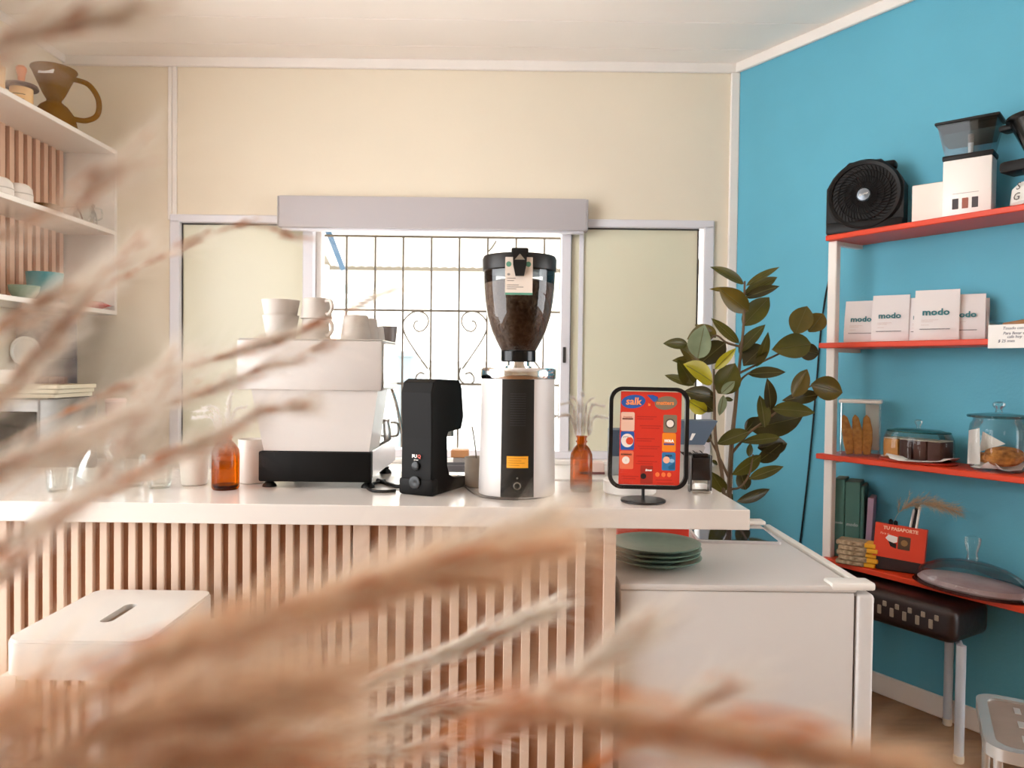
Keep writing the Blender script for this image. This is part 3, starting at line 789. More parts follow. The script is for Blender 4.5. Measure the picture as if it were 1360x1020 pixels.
ptext('L', .007, (60, 56, 54), 890, 561); ptext('I', .007, (60, 56, 54), 832.5, 610.5)
lines = [(846, 872, 552), (846, 868, 555), (850, 878, 564), (852, 876, 567), (846, 870, 581), (846, 866, 584), (848, 877, 591), (850, 874, 594), (846, 870, 604), (848, 874, 611), (846, 868, 614), (827, 850, 631), (828, 846, 634), (872, 894, 635), (874, 896, 639)]
for a, c, yy in lines: patch(prr(a, c, yy, yy + 1.3, .2), 'text_line', (176, 34, 18))

# ------------------------------------------------------------------ card terminal / slate stand behind the sign
st = thing('payment_stand', 'slate blue tilted screen on a pale stand behind the menu sign', 'payment terminal', (onY(915, 640, 2.17).x, 2.17, ZC))
k = 2.17 / 1000
def sx(px): return (px - 915) * k
def sz(py): return (638 - py) * k + .004
Mst = T(0, 0, 0) @ UP
MB().prism([(sx(850), sz(552)), (sx(951), sz(551)), (sx(934), sz(583)), (sx(850), sz(583))], -.06, .008, M=Mst).build('screen_back', mat('slate_blue', (84, 102, 122), .45), st, smooth=0)
MB().prism([(sx(850), sz(583)), (sx(933), sz(583)), (sx(936), sz(587)), (sx(928), sz(606)), (sx(850), sz(606))], -.05, .0, M=Mst).build('speaker_panel', mat('pale_grey', (186, 182, 180), .45), st, smooth=0)
ss = MB()
for i in range(7):
    x = sx(900 + i * 4.6); z = sz(591 + (i % 2) * 2)
    ss.prism([(x, z), (x + .004, z), (x + .026, z - .02), (x + .022, z - .02)], 0.0005, .002, M=Mst)
ss.build('speaker_slot', M_black, st, smooth=0)
MB().prism([(sx(914), sz(577)), (sx(917), sz(568)), (sx(922), sz(568)), (sx(917), sz(577))], .008, .0088, M=Mst).build('white_mark', M_paper, st, smooth=0)
MB().prism([(sx(850), sz(606)), (sx(922), sz(606)), (sx(922), sz(637)), (sx(850), sz(637))], -.05, -.01, M=Mst).build('foot', mat('pale_grey2', (200, 194, 190), .4), st, smooth=0)
# white puck in front, blue carton
p = onZ(838, 657, ZC)
o = MB().lathe([(0, 0), (.068, 0), (.072, .004), (.072, .034), (.069, .038), (0, .038)], 40).build('white_puck', M_wplastic)
tag(place(o, (onY(836, 650, 2.06).x, 2.06, ZC)), 'round white low tub behind the base of the menu sign', 'tub')
a, c = onY(811, 565, 2.16), onY(822, 640, 2.16)
bc = thing('blue_carton', 'narrow blue and white carton seen through the left of the sign', 'box', ((a.x + c.x) / 2, 2.18, ZC))
MB().rbox(a.x, c.x + .03, 2.14, 2.22, ZC + .0005, ZC + .165, .002, 1).build('body', mat('denim_blue', (62, 88, 116), .5), bc, world=True)
MB().box(a.x + .001, c.x + .01, 2.139, 2.14, ZC + .03, ZC + .09).build('label', mat('pale_blue', (170, 186, 196), .5), bc, world=True, smooth=0)
# self inking stamp
p = onZ(931, 655, ZC)
sp = thing('self_inking_stamp', 'black self-inking stamp near the right end of the bar', 'stamp', (p.x, p.y + .015, ZC), .05)
kk = p.y / 1000
MB().rbox(-.026, .026, -.014, .014, .034, .098, .004, 2).build('body', mat('stamp_black', (26, 18, 18), .25), sp)
MB().rbox(-.021, .021, -.011, .011, .098, .108, .003, 2).build('top_window', glass('smoke_glass', (120, 110, 110), tint=.8), sp)
for s_ in (-1, 1):
    MB().rbox(s_ * .0275 - .003, s_ * .0275 + .003, -.012, .012, .0, .104, .002, 1).build('side_frame', mat('smoke_plastic', (80, 76, 74), .2), sp)
MB().prism(rrect(-.03, .03, -.018, .018, .004), 0.0002, .006, holes=[rrect(-.024, .024, -.013, .013, .003)]).build('foot_frame', M_steel, sp)

# ------------------------------------------------------------------ small things on the bar
def tumbler(name, label, px0, px1, py, h, m, ratio=.86, cat='cup', parts=True, inner=None):
    q = onZ((px0 + px1) / 2, py, ZC); r = (px1 - px0) / 2000 * q.y; yy = q.y + r * .8
    t = thing(name, label, cat, (((px0 + px1) / 2 - 680) / 1000 * yy, yy, ZC + .0004))
    MB().lathe(cup_prof(r * ratio, r, h, .003), 36).build('body', m, t)
    if inner: MB().lathe([(0, h * .9), (r * .93, h * .9), (r * .93, h * .905), (0, h * .905)], 28).build('coffee', inner, t)
    return t
tumbler('tumbler', 'tall white tumbler left of the amber bottle beside the machine', 238, 279, 646, .10, M_ceram, .8)
tumbler('white_mug', 'white mug with a dark inside between the amber bottle and machine', 317, 352, 643, .125, M_ceram, .97, 'mug', inner=mat('dark_inside', (50, 40, 34), .6))
t = tumbler('planter_cup', 'small concrete pot with a bare twig left of the grinder', 618, 652, 648, .083, mat('concrete', (196, 186, 172), .8, var=.05, vscale=40), .97, 'pot', inner=mat('soil', (90, 74, 60), .9))
MB().tube(catmull([(-.002, 0, .07), (-.006, 0, .11), (-.012, 0, .15), (-.016, 0, .17)], 5), [.0018] * 15 + [.0012], 6).build('twig', mat('twig_grey', (140, 126, 110), .8), t)
# glassware at the left end of the bar
def glassjar(label, px, py, r, h, Y=None):
    q = onZ(px, py, ZC); t = thing('glass_jar', label, 'glass jar', (q.x, q.y + r, ZC + .0004))
    return t
t = glassjar('round clear glass carafe at the left end of the bar behind the grass', 116, 652, .05, .17)
MB().lathe([(0, .003), (.04, 0), (.052, .01), (.056, .04), (.045, .075), (.028, .095), (.026, .105), (.04, .135), (.047, .165), (.045, .165), (.038, .135), (.024, .105), (.043, .075), (.054, .04), (.05, .012), (0, .006)], 36).build('vessel', M_glass, t)
MB().lathe([(.047, .163), (.049, .166), (.047, .169), (.0445, .166), (.047, .163)], 36).build('rim', mat('glass_rim', (235, 238, 236), .08, spec=.9), t)
for px, py, h, l in ((168, 648, .085, 'clear tumbler left of the white tumbler on the bar'), (205, 650, .06, 'low clear glass between the tumblers on the bar'), (70, 655, .06, 'low clear glass left of the round carafe on the bar')):
    q = onZ(px, py, ZC); t = thing('drinking_glass', l, 'glass', (q.x, q.y + .03, ZC + .0004), 0, 'drinking glasses at the end of the bar')
    MB().lathe([(0, 0), (.027, 0), (.029, .003), (.034, h), (.032, h), (.027, .012), (0, .01)], 32).build('vessel', M_glass, t)
# ------------------------------------------------------------------ orange shelves on the blue wall
SD = .225
SHT = [onW(1096, 313, SD)[1], onW(1087, 455.5, SD)[1], onW(1083, 602, SD)[1], 0.0]
SHT[3] = onW(1219, 772, SD)[1]
t0s = [onW(1096, 315, SD)[0], onW(1087, 458, SD)[0], onW(1083, 604, SD)[0], onW(1090, 735, SD)[0]]
sh = thing('orange_shelving', 'orange shelf boards on a white upright against the blue wall', 'shelving', W(.7, 0, SHT[3]), WROT)
for i in range(4):
    t0 = t0s[i]
    MB().rbox(t0 - .7, 1.6, -SD, -.002, SHT[i] - .022, SHT[i], .003, 1).build('shelf', M_orange, sh, M=T(0, 0, -SHT[3]))
tp_, _ = onW(1107, 400, .03)
tp_, _ = onW(1107, 400, .18)
for tt in (tp_,):
    MB().rbox(tt - .7 - .02, tt - .7 + .02, -.195, -.165, -SHT[3], SHT[0] - .022 - SHT[3], .003, 1).build('upright', M_trim, sh)
    for i in range(4):
        z = SHT[i] - .022 - SHT[3]
        MB().prism([(-.002, z), (-.002, z - .016), (-.17, z - .016), (-.17, z)], tt - .712, tt - .688, M=Mside).build('bracket', M_trim, sh, smooth=0)

def wthing(name, label, cat, px, py, s, shelf, rot=0.0, group=None):
    """stands on a shelf, s metres out from the wall, where the photo shows its base middle"""
    t, _ = onW(px, py, s)
    return thing(name, label, cat, W(t, s, SHT[shelf] + .0006), WROT + rot, group)
def wk(px, py, s):
    """metres per pixel at that spot (measured facing the viewer)"""
    t, z = onW(px, py, s); return W(t, s, z).y / 1000

# --- desk fan
fa = wthing('desk_fan', 'black round desk fan on the top orange shelf', 'fan', 1150, 300, .12, 0, math.radians(22))
M_fan = mat('fan_black', (20, 17, 16), .45, spec=.25)
R = .135; zc_ = .152
Mf = T(0, -.02, zc_) @ RX(PI / 2)
MB().lathe([(R - .012, -.075), (R, -.07), (R + .004, .02), (R + .008, .03), (R, .038), (R - .012, .034), (R - .014, -.06)], 56, Mf).build('drum', M_fan, fa)
MB().rbox(-.145, .145, -.055, .055, 0, .05, .01, 2).build('base', M_fan, fa)
MB().prism([(-.145, .02), (.145, .02), (.145, .19), (.12, .235), (.06, .29), (-.06, .29), (-.12, .235), (-.145, .19)], -.055, .045, M=UP).build('housing', M_fan, fa, smooth=0)
MB().rbox(.05, .11, -.03, .03, .255, .285, .01, 2, M=T(0, 0, 0)).build('tilt_knob', M_fan, fa)
g = MB()
for k in range(44):
    a = 2 * PI * k / 44
    pts = []
    for i in range(7):
        r = .03 + (R - .012 - .03) * i / 6; aa = a + .55 * (i / 6) ** 1.4
        pts.append((r * math.cos(aa), r * math.sin(aa), .036 - .012 * (i / 6) ** 2))
    g.tube(pts, .0016, 4, M=Mf)
for r in (.05, .075, .1):
    g.tube([(r * math.cos(2 * PI * i / 40), r * math.sin(2 * PI * i / 40), .032) for i in range(40)], .002, 5, closed=True, M=Mf)
g.build('grille', M_fan, fa)
for k in range(5):
    a = 2 * PI * k / 5; pts = []
    vs = []
    for i in range(6):
        r = .025 + .09 * i / 5
        for s_ in (-1, 1):
            aa = a + s_ * (.22 + .18 * i / 5)
            vs.append((r * math.cos(aa), r * math.sin(aa), -.01 + s_ * .012))
    fs = [(2 * i, 2 * i + 1, 2 * i + 3, 2 * i + 2) for i in range(5)]
    o = MB().add(vs, fs, Mf).build('blade', mat('fan_blade', (48, 44, 42), .3), fa)
    sm = o.modifiers.new('s', 'SOLIDIFY'); sm.thickness = .002
MB().lathe([(0, .03), (.026, .03), (.028, .036), (.024, .042), (0, .044)], 32, Mf).build('hub_badge', mat('badge_grey', (120, 128, 136), .25, .6), fa)
text('lettering', 'Airmax', .012, M_paper, fa, T(0, -.066, zc_) @ UP @ RZ(.25), shear=.3)
tag(fa, 'black round desk fan on the top orange shelf', 'fan')

# --- plain white carton
kb = wk(1233, 270, .15)
b_ = wthing('white_carton', 'plain white box between the fan and the white hopper grinder', 'box', 1234, 291, .17, 0, math.radians(14))
MB().rbox(-.061, .061, 0, .1, 0, .143, .002, 1).build('body', mat('carton_white', (238, 228, 218), .6), b_)
MB().box(-.06, .06, .004, .096, .143, .1445).build('lid_flap', mat('carton_kraft', (206, 178, 140), .7), b_, smooth=0)

# --- white grinder with clear hopper
wg = wthing('hopper_grinder', 'white coffee grinder with a square clear hopper on the top shelf', 'coffee grinder', 1284, 279, .17, 0, math.radians(16))
MB().rbox(-.08, .075, 0, .09, 0, .208, .004, 2).build('body', mat('grinder_panel', (246, 240, 234), .3), wg)
MB().rbox(-.083, .079, -.004, .094, .208, .226, .004, 2).build('collar', M_black, wg)
def frustum(x0, x1, y0, y1, z0, X0, X1, Y0, Y1, z1):
    return [(x0, y0, z0), (x1, y0, z0), (x1, y1, z0), (x0, y1, z0), (X0, Y0, z1), (X1, Y0, z1), (X1, Y1, z1), (X0, Y1, z1)], [(0, 1, 5, 4), (1, 2, 6, 5), (2, 3, 7, 6), (3, 0, 4, 7), (0, 3, 2, 1)]
vs, fs = frustum(-.075, .07, 0, .088, .226, -.098, .092, -.02, .11, .338)
MB().add(vs, fs).build('hopper', glass('smoked_clear', (228, 232, 236), tint=.9, refl=.6), wg, smooth=0)
vs, fs = frustum(-.078, .074, .004, .084, .27, -.092, .088, -.012, .1, .332)
MB().add(vs, fs + [(4, 5, 6, 7)]).build('hopper_shade', glass('shade_tint', (200, 186, 178), tint=.85, refl=.1), wg, smooth=0)  # tinted inner block stands in for shade in the upper hopper
MB().rbox(-.106, .1, -.028, .116, .336, .347, .005, 2).build('lid', M_black, wg)
MB().lathe([(0, .226), (.008, .226), (.01, .3), (0, .305)], 12, T(0, .04, 0)).build('feed_pin', M_wplastic, wg)
for i, rgb in enumerate(((44, 30, 30), (150, 74, 48), (44, 30, 34))):
    x = -.047 + i * .031
    MB().rbox(x, x + .02, -.002, .0, .028, .066, .001, 1).build('button', mat('button_%d' % i, rgb, .4), wg)
MB().box(-.046, .036, -.0008, 0, .083, .0845).build('print_line', mat('print_grey', (150, 140, 134), .6), wg, smooth=0)
# --- black coffee machine on white base, cut by the frame
bs = wthing('pour_over_station', 'black funnel on a rounded white base at the edge of the top shelf', 'coffee maker', 1392, 259, .135, 0, math.radians(0))
MB().lathe([(.0, 0), (.1, 0), (.107, .01), (.102, .06), (.085, .078), (.0, .082)], 40).build('base', M_wplastic, bs)
MB().lathe([(.0, .08), (.045, .08), (.06, .1), (.075, .125), (.0, .13)], 32).build('grind_ring', M_black, bs)
MB().rbox(-.135, .12, -.05, .05, .125, .165, .012, 2).build('arm', M_black, bs)
MB().lathe([(.06, .165), (.07, .19), (.115, .285), (.125, .29), (.125, .3), (.11, .3), (.06, .18), (0, .17)], 40).build('funnel', M_blackgl, bs)
MB().rbox(-.15, -.1, -.03, .03, .275, .298, .01, 2).build('handle', M_black, bs)
text('lettering', 'S\nG', .036, mat('logo_grey', (90, 86, 84), .5), bs, T(-.05, -.097, .042) @ RZ(-.48) @ RX(math.radians(80)), sx=1.2)

# --- coffee bags on the second shelf
M_bag = mat('bag_white', (226, 221, 220), .55, bump=.12, bscale=18)
M_teal = mat('teal_print', (32, 112, 120), .5)
M_gline = mat('bag_line', (96, 96, 100), .6)
def bag(px0, px1, pyt, pyb, s, rot, label, proto=None, seed=0):
    t = wthing('coffee_bag', label, 'coffee bag', (px0 + px1) / 2, pyb, s, 1, rot, 'coffee bags on the second orange shelf')
    k = wk((px0 + px1) / 2, pyb, s)
    ca = math.cos(WROT + rot); 
    wd = (px1 - px0) * k / max(.5, abs(ca)) if False else (px1 - px0) * k * .93 / abs(math.cos(WROT + rot))
    h = (pyb - pyt) * k
    hw = wd / 2
    rnd = random.Random(seed)
    prof = [(0, .026), (.05, .03), (.25, .031), (.5, .026), (.75, .015), (.92, .005), (1.0, .0025)]
    vs, fs = [], []
    nx = 6
    for (u, d) in prof:
        ring = []
        z = u * h
        wv = hw * (1 - .02 * u) 
        for i in range(nx + 1):
            x = -wv + 2 * wv * i / nx; bulge = (1 - (2 * i / nx - 1) ** 2) * .006 * (1 - u)
            ring.append((x, .036 - d - bulge + rnd.uniform(-.0008, .0008), z))
        ring.append((wv - .006 * (1 - u), .036, z))
        for i in range(nx + 1):
            x = wv - 2 * wv * i / nx
            ring.append((x, .036 + d * .9, z))
        ring.append((-wv + .006 * (1 - u), .036, z))
        vs += ring
    n = 2 * (nx + 1) + 2
    for j in range(len(prof) - 1):
        for i in range(n):
            i2 = (i + 1) % n; fs.append((j * n + i, j * n + i2, (j + 1) * n + i2, (j + 1) * n + i))
    fs.append(tuple(range(n - 1, -1, -1))); fs.append(tuple((len(prof) - 1) * n + i for i in range(n)))
    MB().add(vs, fs).build('bag', M_bag, t, smooth=50)
    # front face leans back: find slope at print height
    def yf(u):
        for (u0, d0), (u1, d1) in zip(prof, prof[1:]):
            if u0 <= u <= u1: return .036 - (d0 + (d1 - d0) * (u - u0) / (u1 - u0)) - .0075
    lean = math.atan2(yf(.62) - yf(.3), .32 * h)
    def F(u, x=0): return T(x, yf(u), u * h) @ RX(-lean) @ UP
    text('lettering', 'modo', hw * .46, M_teal, t, F(.55, -hw * .02), bold=.0009, sx=1.1)
    z = .2
    MB().prism([(-hw * .72, -.0012), (hw * .62, -.0012), (hw * .62, .0012), (-hw * .72, .0012)], 0, .0006, M=F(.22)).build('print_line', M_gline, t, smooth=0)
    pl = MB()
    for (u, a, c) in ((.40, -.65, .1), (.37, -.65, -.15), (.3, -.65, -.3)):
        pl.prism([(hw * a, -.0007), (hw * c, -.0007), (hw * c, .0007), (hw * a, .0007)], 0, .0005, M=F(u))
    pl.build('small_print', mat('pale_print', (206, 186, 180), .6), t, smooth=0)
    return t
R1 = math.radians(23)
bag(1124, 1162, 399, 455, .15, R1, 'white modo coffee bag standing leftmost on the second shelf', seed=1)
bag(1161, 1201, 391, 453.5, .17, R1, 'white modo coffee bag second from the white upright', seed=2)
bag(1180, 1213, 397, 452, .075, R1, 'coffee bag mostly hidden behind the second bag from the upright', seed=3)
bag(1208, 1245, 391, 450, .12, R1, 'coffee bag half hidden behind the largest bag on its left side', seed=4)
bag(1219, 1266, 383, 451, .185, R1, 'largest and frontmost white modo coffee bag on the second shelf', seed=5)
bag(1258, 1301, 386, 448, .13, R1, 'rightmost lettered white coffee bag overlapped by the largest bag', seed=6)
bag(1270, 1307, 389, 446, .07, R1, 'coffee bag peeking out behind the rightmost lettered bag', seed=7)
# --- tray of sachets with a handwritten card
tr = wthing('sachet_tray', 'clear tray of wrapped snacks with a handwritten card on the second shelf', 'snack tray', 1366, 452, .14, 1, 0.0)
MB().rbox(-.09, .2, -.08, .06, 0, .004, .002, 1).box(-.09, -.088, -.08, .06, .004, .06).box(-.09, .2, .058, .06, .004, .06).build('tray', M_glass, tr, smooth=0)
rn = random.Random(4)
for i in range(9):
    MB().rbox(-.05, .05, -.016, .016, -.009, .009, .006, 2, M=T(-.03 + rn.uniform(-.01, .12), -.04 + .02 * (i % 4), .02 + .011 * (i // 3) + .02) @ RZ(rn.uniform(-.5, .5)) @ RY(rn.uniform(-.15, .15))).build('sachet', mat('sachet_%d' % (i % 3), ((226, 216, 190), (150, 104, 64), (214, 196, 160))[i % 3], .35), tr)
MB().prism([(-.088, -.034), (.1, -.034), (.1, .046), (-.088, .046)], 0, .001, M=T(0, -.0868, 0) @ UP).build('price_card', M_paper, tr, smooth=0)
for i, (b_, z, x) in enumerate((('Tosado con', .033, -.01), ('Para llevar con', .016, 0), ('cafe hoy', .004, -.005), ('$ 25 mxn', -.01, -.03))):
    text('lettering', b_, .0135, mat('ink_blue', (60, 60, 84), .6), tr, T(x, -.0882, z) @ UP, shear=.25)

# --- glass jars on the third shelf
def paper_liner(t, r, z, seed, m=None, a0=0, h=.02):
    rn = random.Random(seed); vs = [(0, 0, z)]; fs = []
    n = 24
    for i in range(n):
        a = 2 * PI * i / n; rr = r * (1 + .12 * math.sin(4 * a + seed) + rn.uniform(-.05, .05))
        vs.append((rr * math.cos(a), rr * .82 * math.sin(a), z + h * max(0, math.sin(3 * a + seed)) + rn.uniform(0, .004)))
    for i in range(n): fs.append((0, 1 + i, 1 + (i + 1) % n))
    o = MB().add(vs, fs).build('paper_liner', M_paper, t); sm = o.modifiers.new('s', 'SOLIDIFY'); sm.thickness = .001
bj = wthing('biscotti_jar', 'square clear canister holding three long biscotti', 'jar', 1142, 605, .12, 2, math.radians(30))
hj = 74 * wk(1142, 560, .12)
MB().prism(rrect(-.075, .075, -.06, .06, .01), 0.001, hj - .012, holes=[rrect(-.073, .073, -.058, .058, .009)]).build('canister', M_glass, bj, smooth=0)
MB().rbox(-.08, .08, -.064, .064, hj - .014, hj, .004, 2).build('lid', M_wplastic, bj)
MB().prism([(.02, .02), (.07, .02), (.07, hj - .02), (.015, hj - .02)], -.05, -.049, M=UP).build('paper_liner', M_paper, bj, smooth=0)
M_bisc = mat('biscotti', (216, 150, 70), .8, rgb2=(178, 108, 44), vscale=60, bump=.5, bscale=60)
for i in range(3):
    prof2 = [(-.016, 0), (.012, 0), (.022, .05), (.024, .1), (.016, .15), (.004, .165), (-.008, .15), (-.014, .1), (-.018, .05)]
    o = MB().prism(prof2, -.009, .009, M=T(-.034 + i * .031, -.03 + i * .004, .006) @ RY(-.2 + .07 * i) @ UP).build('biscotti', M_bisc, bj, smooth=40)
    bv = o.modifiers.new('b', 'BEVEL'); bv.width = .004; bv.segments = 2
cd_ = wthing('cake_dome', 'low glass cake dome over brownies on baking paper', 'cake dome', 1219, 606, .125, 2, 0.0)
rr = 48 * wk(1219, 600, .125)
MB().lathe([(0, 0), (rr * 1.0, 0), (rr * 1.04, .004), (rr * 1.0, .008), (0, .008)], 48, sy=.7).build('board', mat('red_board', (176, 50, 28), .5), cd_)
paper_liner(cd_, rr * .98, .0095, 2)
hd = .13
MB().lathe([(rr * .93, .012), (rr * .95, .05), (rr * .93, .09), (rr * .85, .115), (rr * .6, .126), (.0, .13)], 48, sy=.7).build('dome', M_glass, cd_)
MB().lathe([(0, .13), (.008, .13), (.007, .14), (.014, .15), (.014, .158), (.008, .163), (0, .164)], 20).build('knob', M_glass, cd_)
MB().lathe([(rr * .84, .1145), (rr * .86, .117), (rr * .84, .119), (rr * .82, .117), (rr * .84, .1145)], 48, sy=.7).build('dome_edge', glass('green_glass', (196, 226, 220), tint=.95, refl=.4), cd_)
for i, (x, wd_, rgb) in enumerate(((-.085, .06, (196, 132, 64)), (-.025, .05, (60, 30, 22)), (.03, .05, (74, 36, 26)), (.085, .05, (88, 56, 52)))):
    MB().rbox(x - wd_ / 2, x + wd_ / 2, -.045, .045, .012, .085, .005, 2).build('cake_slice', mat('cake_%d' % i, rgb, .8, var=.15, vscale=60, bump=.3, bscale=80), cd_)
    MB().rbox(x - wd_ / 2 + .002, x + wd_ / 2 - .002, -.048, .048, .085, .089, .002, 1).build('icing', mat('icing', (214, 196, 178), .5), cd_.children[-1])
cj = wthing('cookie_jar', 'round clear glass jar with a cookie and baking paper', 'jar', 1325, 613, .125, 2, math.radians(20))
rr = 34 * wk(1325, 580, .125)
MB().lathe([(0, .002), (rr * .8, 0), (rr * .93, .01), (rr, .05), (rr, .14), (rr * .96, .165), (rr * .86, .178), (rr * .86, .19)], 48).build('vessel', M_glass, cj)
MB().lathe([(rr * .8, .186), (rr * 1.08, .19), (rr * 1.08, .197), (rr * .4, .206), (0, .207)], 48).build('lid', glass('lid_glass', (244, 250, 250), tint=.97, refl=.25), cj)
MB().lathe([(rr * 1.06, .189), (rr * 1.09, .1935), (rr * 1.06, .198), (rr * 1.03, .1935), (rr * 1.06, .189)], 48).build('lid_rim', glass('rim_glass', (232, 240, 238), tint=.92, refl=.4), cj)
MB().lathe([(0, .207), (.012, .207), (.01, .218), (.02, .23), (.02, .24), (.01, .246), (0, .246)], 20).build('knob', M_glass, cj)
paper_liner(cj, rr * .85, .008, 7, h=.03)
MB().prism([(-.09, .02), (-.05, .02), (-.055, .15), (-.088, .14)], .02, .021, M=UP).build('paper_liner', M_paper, cj, smooth=0)
MB().prism([(-.06, .06), (.02, .095), (-.05, .135)], -.03, -.029, M=UP).build('paper_liner', M_paper, cj, smooth=0)
M_cook = mat('cookie', (214, 142, 66), .8, rgb2=(120, 66, 30), vscale=40, bump=.8, bscale=40)
MB().lathe([(0, .0), (.05, .002), (.062, .016), (.058, .034), (.03, .046), (0, .05)], 32, T(.02, -.01, .035) @ RX(.3)).build('cookie', M_cook, cj)
MB().lathe([(0, .0), (.045, .002), (.055, .014), (.05, .03), (0, .04)], 32, T(-.02, .03, .02) @ RY(.2)).build('cookie', M_cook, cj)

# --- bottom shelf: books, notebooks, red box, cloche
M_bk = mat('book_green', (72, 118, 110), .6, var=.08, vscale=8)
bref = None; bxx = 0.0
bx0 = [(1104, 1116, 'dark green hardcover book closest to the white upright'), (1116.5, 1133, 'thick dark green book second from the white upright'), (1134, 1138, 'thin green book between the thick book and the lilac booklet')]
for i, (a, c, l) in enumerate(bx0):
    k = wk((a + c) / 2, 700, .13); hw = (c - a) * k / 2 / .9; h = (102, 101, 98)[i] * k
    if i == 0:
        t_ = wthing('book', l, 'book', (a + c) / 2 + 3, 738, .15, 3, math.radians(26), 'green books on the bottom shelf'); bref = RM[t_.name].copy(); bxx = 0.0
    else:
        bxx += hw + .0015; t_ = thing('book', l, 'book', bref @ Vector((bxx, .002 * i, 0)), WROT + math.radians(26), 'green books on the bottom shelf')
    bxx += hw
    bm_ = MB().rbox(-hw, hw, 0, .12, 0, h, .003, 1).build('cover', M_bk, t_)
    MB().box(-hw + .002, hw - .002, .004, .121, .003, h + .0006).build('pages', mat('page_edge', (110, 120, 104), .8), t_, smooth=0)
    if i < 2: text('lettering', 'modo', (.013, .019)[i], mat('book_letter', (160, 180, 180), .5), t_, T(0, -.0008, h * .44) @ UP, bold=.0006)
t_ = thing('booklet', 'lilac booklet leaning beside the green books', 'booklet', bref @ Vector((bxx + .016, -.004, 0)), WROT + math.radians(26))
k = wk(1145, 700, .14)
MB().rbox(-.011, .011, 0, .13, 0, 84 * k, .001, 1, M=RY(.04)).build('cover', mat('lilac', (176, 150, 176), .6), t_)
MB().box(-.009, .009, .003, .128, .002, 84 * k + .0006, M=RY(.04)).build('pages', mat('lilac_page', (200, 186, 196), .8), t_, smooth=0)
rn = random.Random(11)
nb = ['lowest', 'second lowest', 'middle', 'second highest', 'topmost']
for i in range(5):
    t_ = wthing('snack_pack', 'yellow-ended patterned snack bar, %s in the pile by the red box' % nb[i], 'snack bar', 1141 + (i % 2) * 3, 766, .185, 3, math.radians(20 + rn.uniform(-6, 6)), 'snack bars piled on the bottom shelf')
    t_.location.z += i * .0195; RM[t_.name] = T(0, 0, i * .0195) @ RM[t_.name]
    MB().rbox(-.08, .03, -.05, .03, 0, .019, .004, 1).build('wrapper', mat('wrapper', (206, 186, 156), .4, rgb2=(110, 84, 54), vscale=55, stretch=(1, 5, 1)), t_)
    MB().rbox(.025, .068, -.048, .028, .001, .018, .003, 1).build('yellow_end', mat('pack_yellow', (232, 172, 34), .5), t_)
rx = wthing('pen_box', 'red box lettered TU PASAPORTE tilted on a black stand with pens', 'pen box', 1193, 762, .15, 3, math.radians(24))
k = wk(1189, 735, .17)
MB().rbox(-.08, .085, -.02, .05, 0, .06, .004, 1).build('stand', mat('stand_black', (40, 22, 20), .5), rx)
Mr = T(0, -.024, .05) @ RX(math.radians(-8)) @ RY(math.radians(3))
MB().prism([(-.09, 0), (.09, 0), (.09, .13), (-.09, .13)], -.05, .0, holes=[[(-.086, .005), (.086, .005), (.086, .126), (-.086, .126)]], M=Mr @ T(0, 0, 0) @ UP @ T(0, 0, 0)).build('shell', mat('red_box', (222, 60, 24), .5), rx, smooth=0)
MB().prism([(-.09, 0), (.09, 0), (.09, .13), (-.09, .13)], .0, .002, M=Mr @ UP).build('front', MATS['red_box'], rx, smooth=0)
text('lettering', 'TU PASAPORTE', .0175, mat('box_letters', (250, 200, 170), .5), rx, Mr @ T(0, -.0026, .114) @ UP, bold=.0007)
text('lettering', 'Para ti', .012, MATS['box_letters'], rx, Mr @ T(-.055, -.0026, .092) @ UP, shear=.2)
MB().prism(rrect(-.005, .038, .04, .09, .003), .002, .003, M=Mr @ UP).build('picture', mat('pic_brown', (80, 52, 30), .5), rx, smooth=0)
MB().prism(ell(.017, .066, .012, .012), .003, .0034, M=Mr @ UP).build('picture_ring', mat('pic_gold', (150, 110, 60), .5), rx, smooth=0)
MB().prism([(-.05, .075), (-.04, .09), (-.008, .085), (-.008, .065), (-.02, .06), (-.04, .066)], .002, .003, M=Mr @ UP).build('picture_mug', M_paper, rx, smooth=0)
MB().prism([(-.03, .046), (-.01, .04), (-.01, .058), (-.04, .066)], .002, .0028, M=Mr @ UP).build('picture_dark_patch', M_black, rx, smooth=0)  # black shape printed below the mug
for i, (x0, x1, l, r_, m_) in enumerate(((-.035, -.03, .20, .009, M_black), (-.01, -.014, .195, .009, M_black), (.02, .05, .25, .006, M_steel), (.035, .062, .27, .009, M_black), (.045, .07, .265, .0055, M_paper))):
    t_ = thing('pen', ['thick black pen at the left of the red box', 'black marker beside the dried tuft in the red box', 'slim silver pen leaning in the red box', 'longest black pen leaning in the red box', 'white pen leaning at the right of the red box'][i], 'pen', RM[rx.name] @ Vector((x0, .0 + .006 * (i % 2), .064)), WROT + math.radians(24), 'pens in the red box')
    d = Vector((x1 - x0, 0, l - .064))
    MB().tube([(0, 0, 0), d * .97, d], [r_ * .8, r_ * .8, r_ * .3], 10).build('barrel', m_, t_)
    MB().tube([d * .75, d * .97], r_ * .86, 10).build('cap', m_, t_)
gd = wthing('glass_cloche', 'wide shallow glass cake cloche with a knob on the bottom shelf', 'cake dome', 1290, 795, .16, 3, 0.0)
rr = 76 * wk(1290, 780, .16)
MB().lathe([(0, .002), (rr * .98, .002), (rr, .005), (rr * .98, .008), (0, .008)], 56, sy=.64).build('plate', glass('pink_glass', (232, 222, 226), tint=.9, refl=.6), gd)
MB().lathe([(rr * .97, .008), (rr * .96, .02), (rr * .86, .055), (rr * .6, .085), (rr * .3, .1), (.0, .105)], 56, sy=.64).build('dome', M_glass, gd)
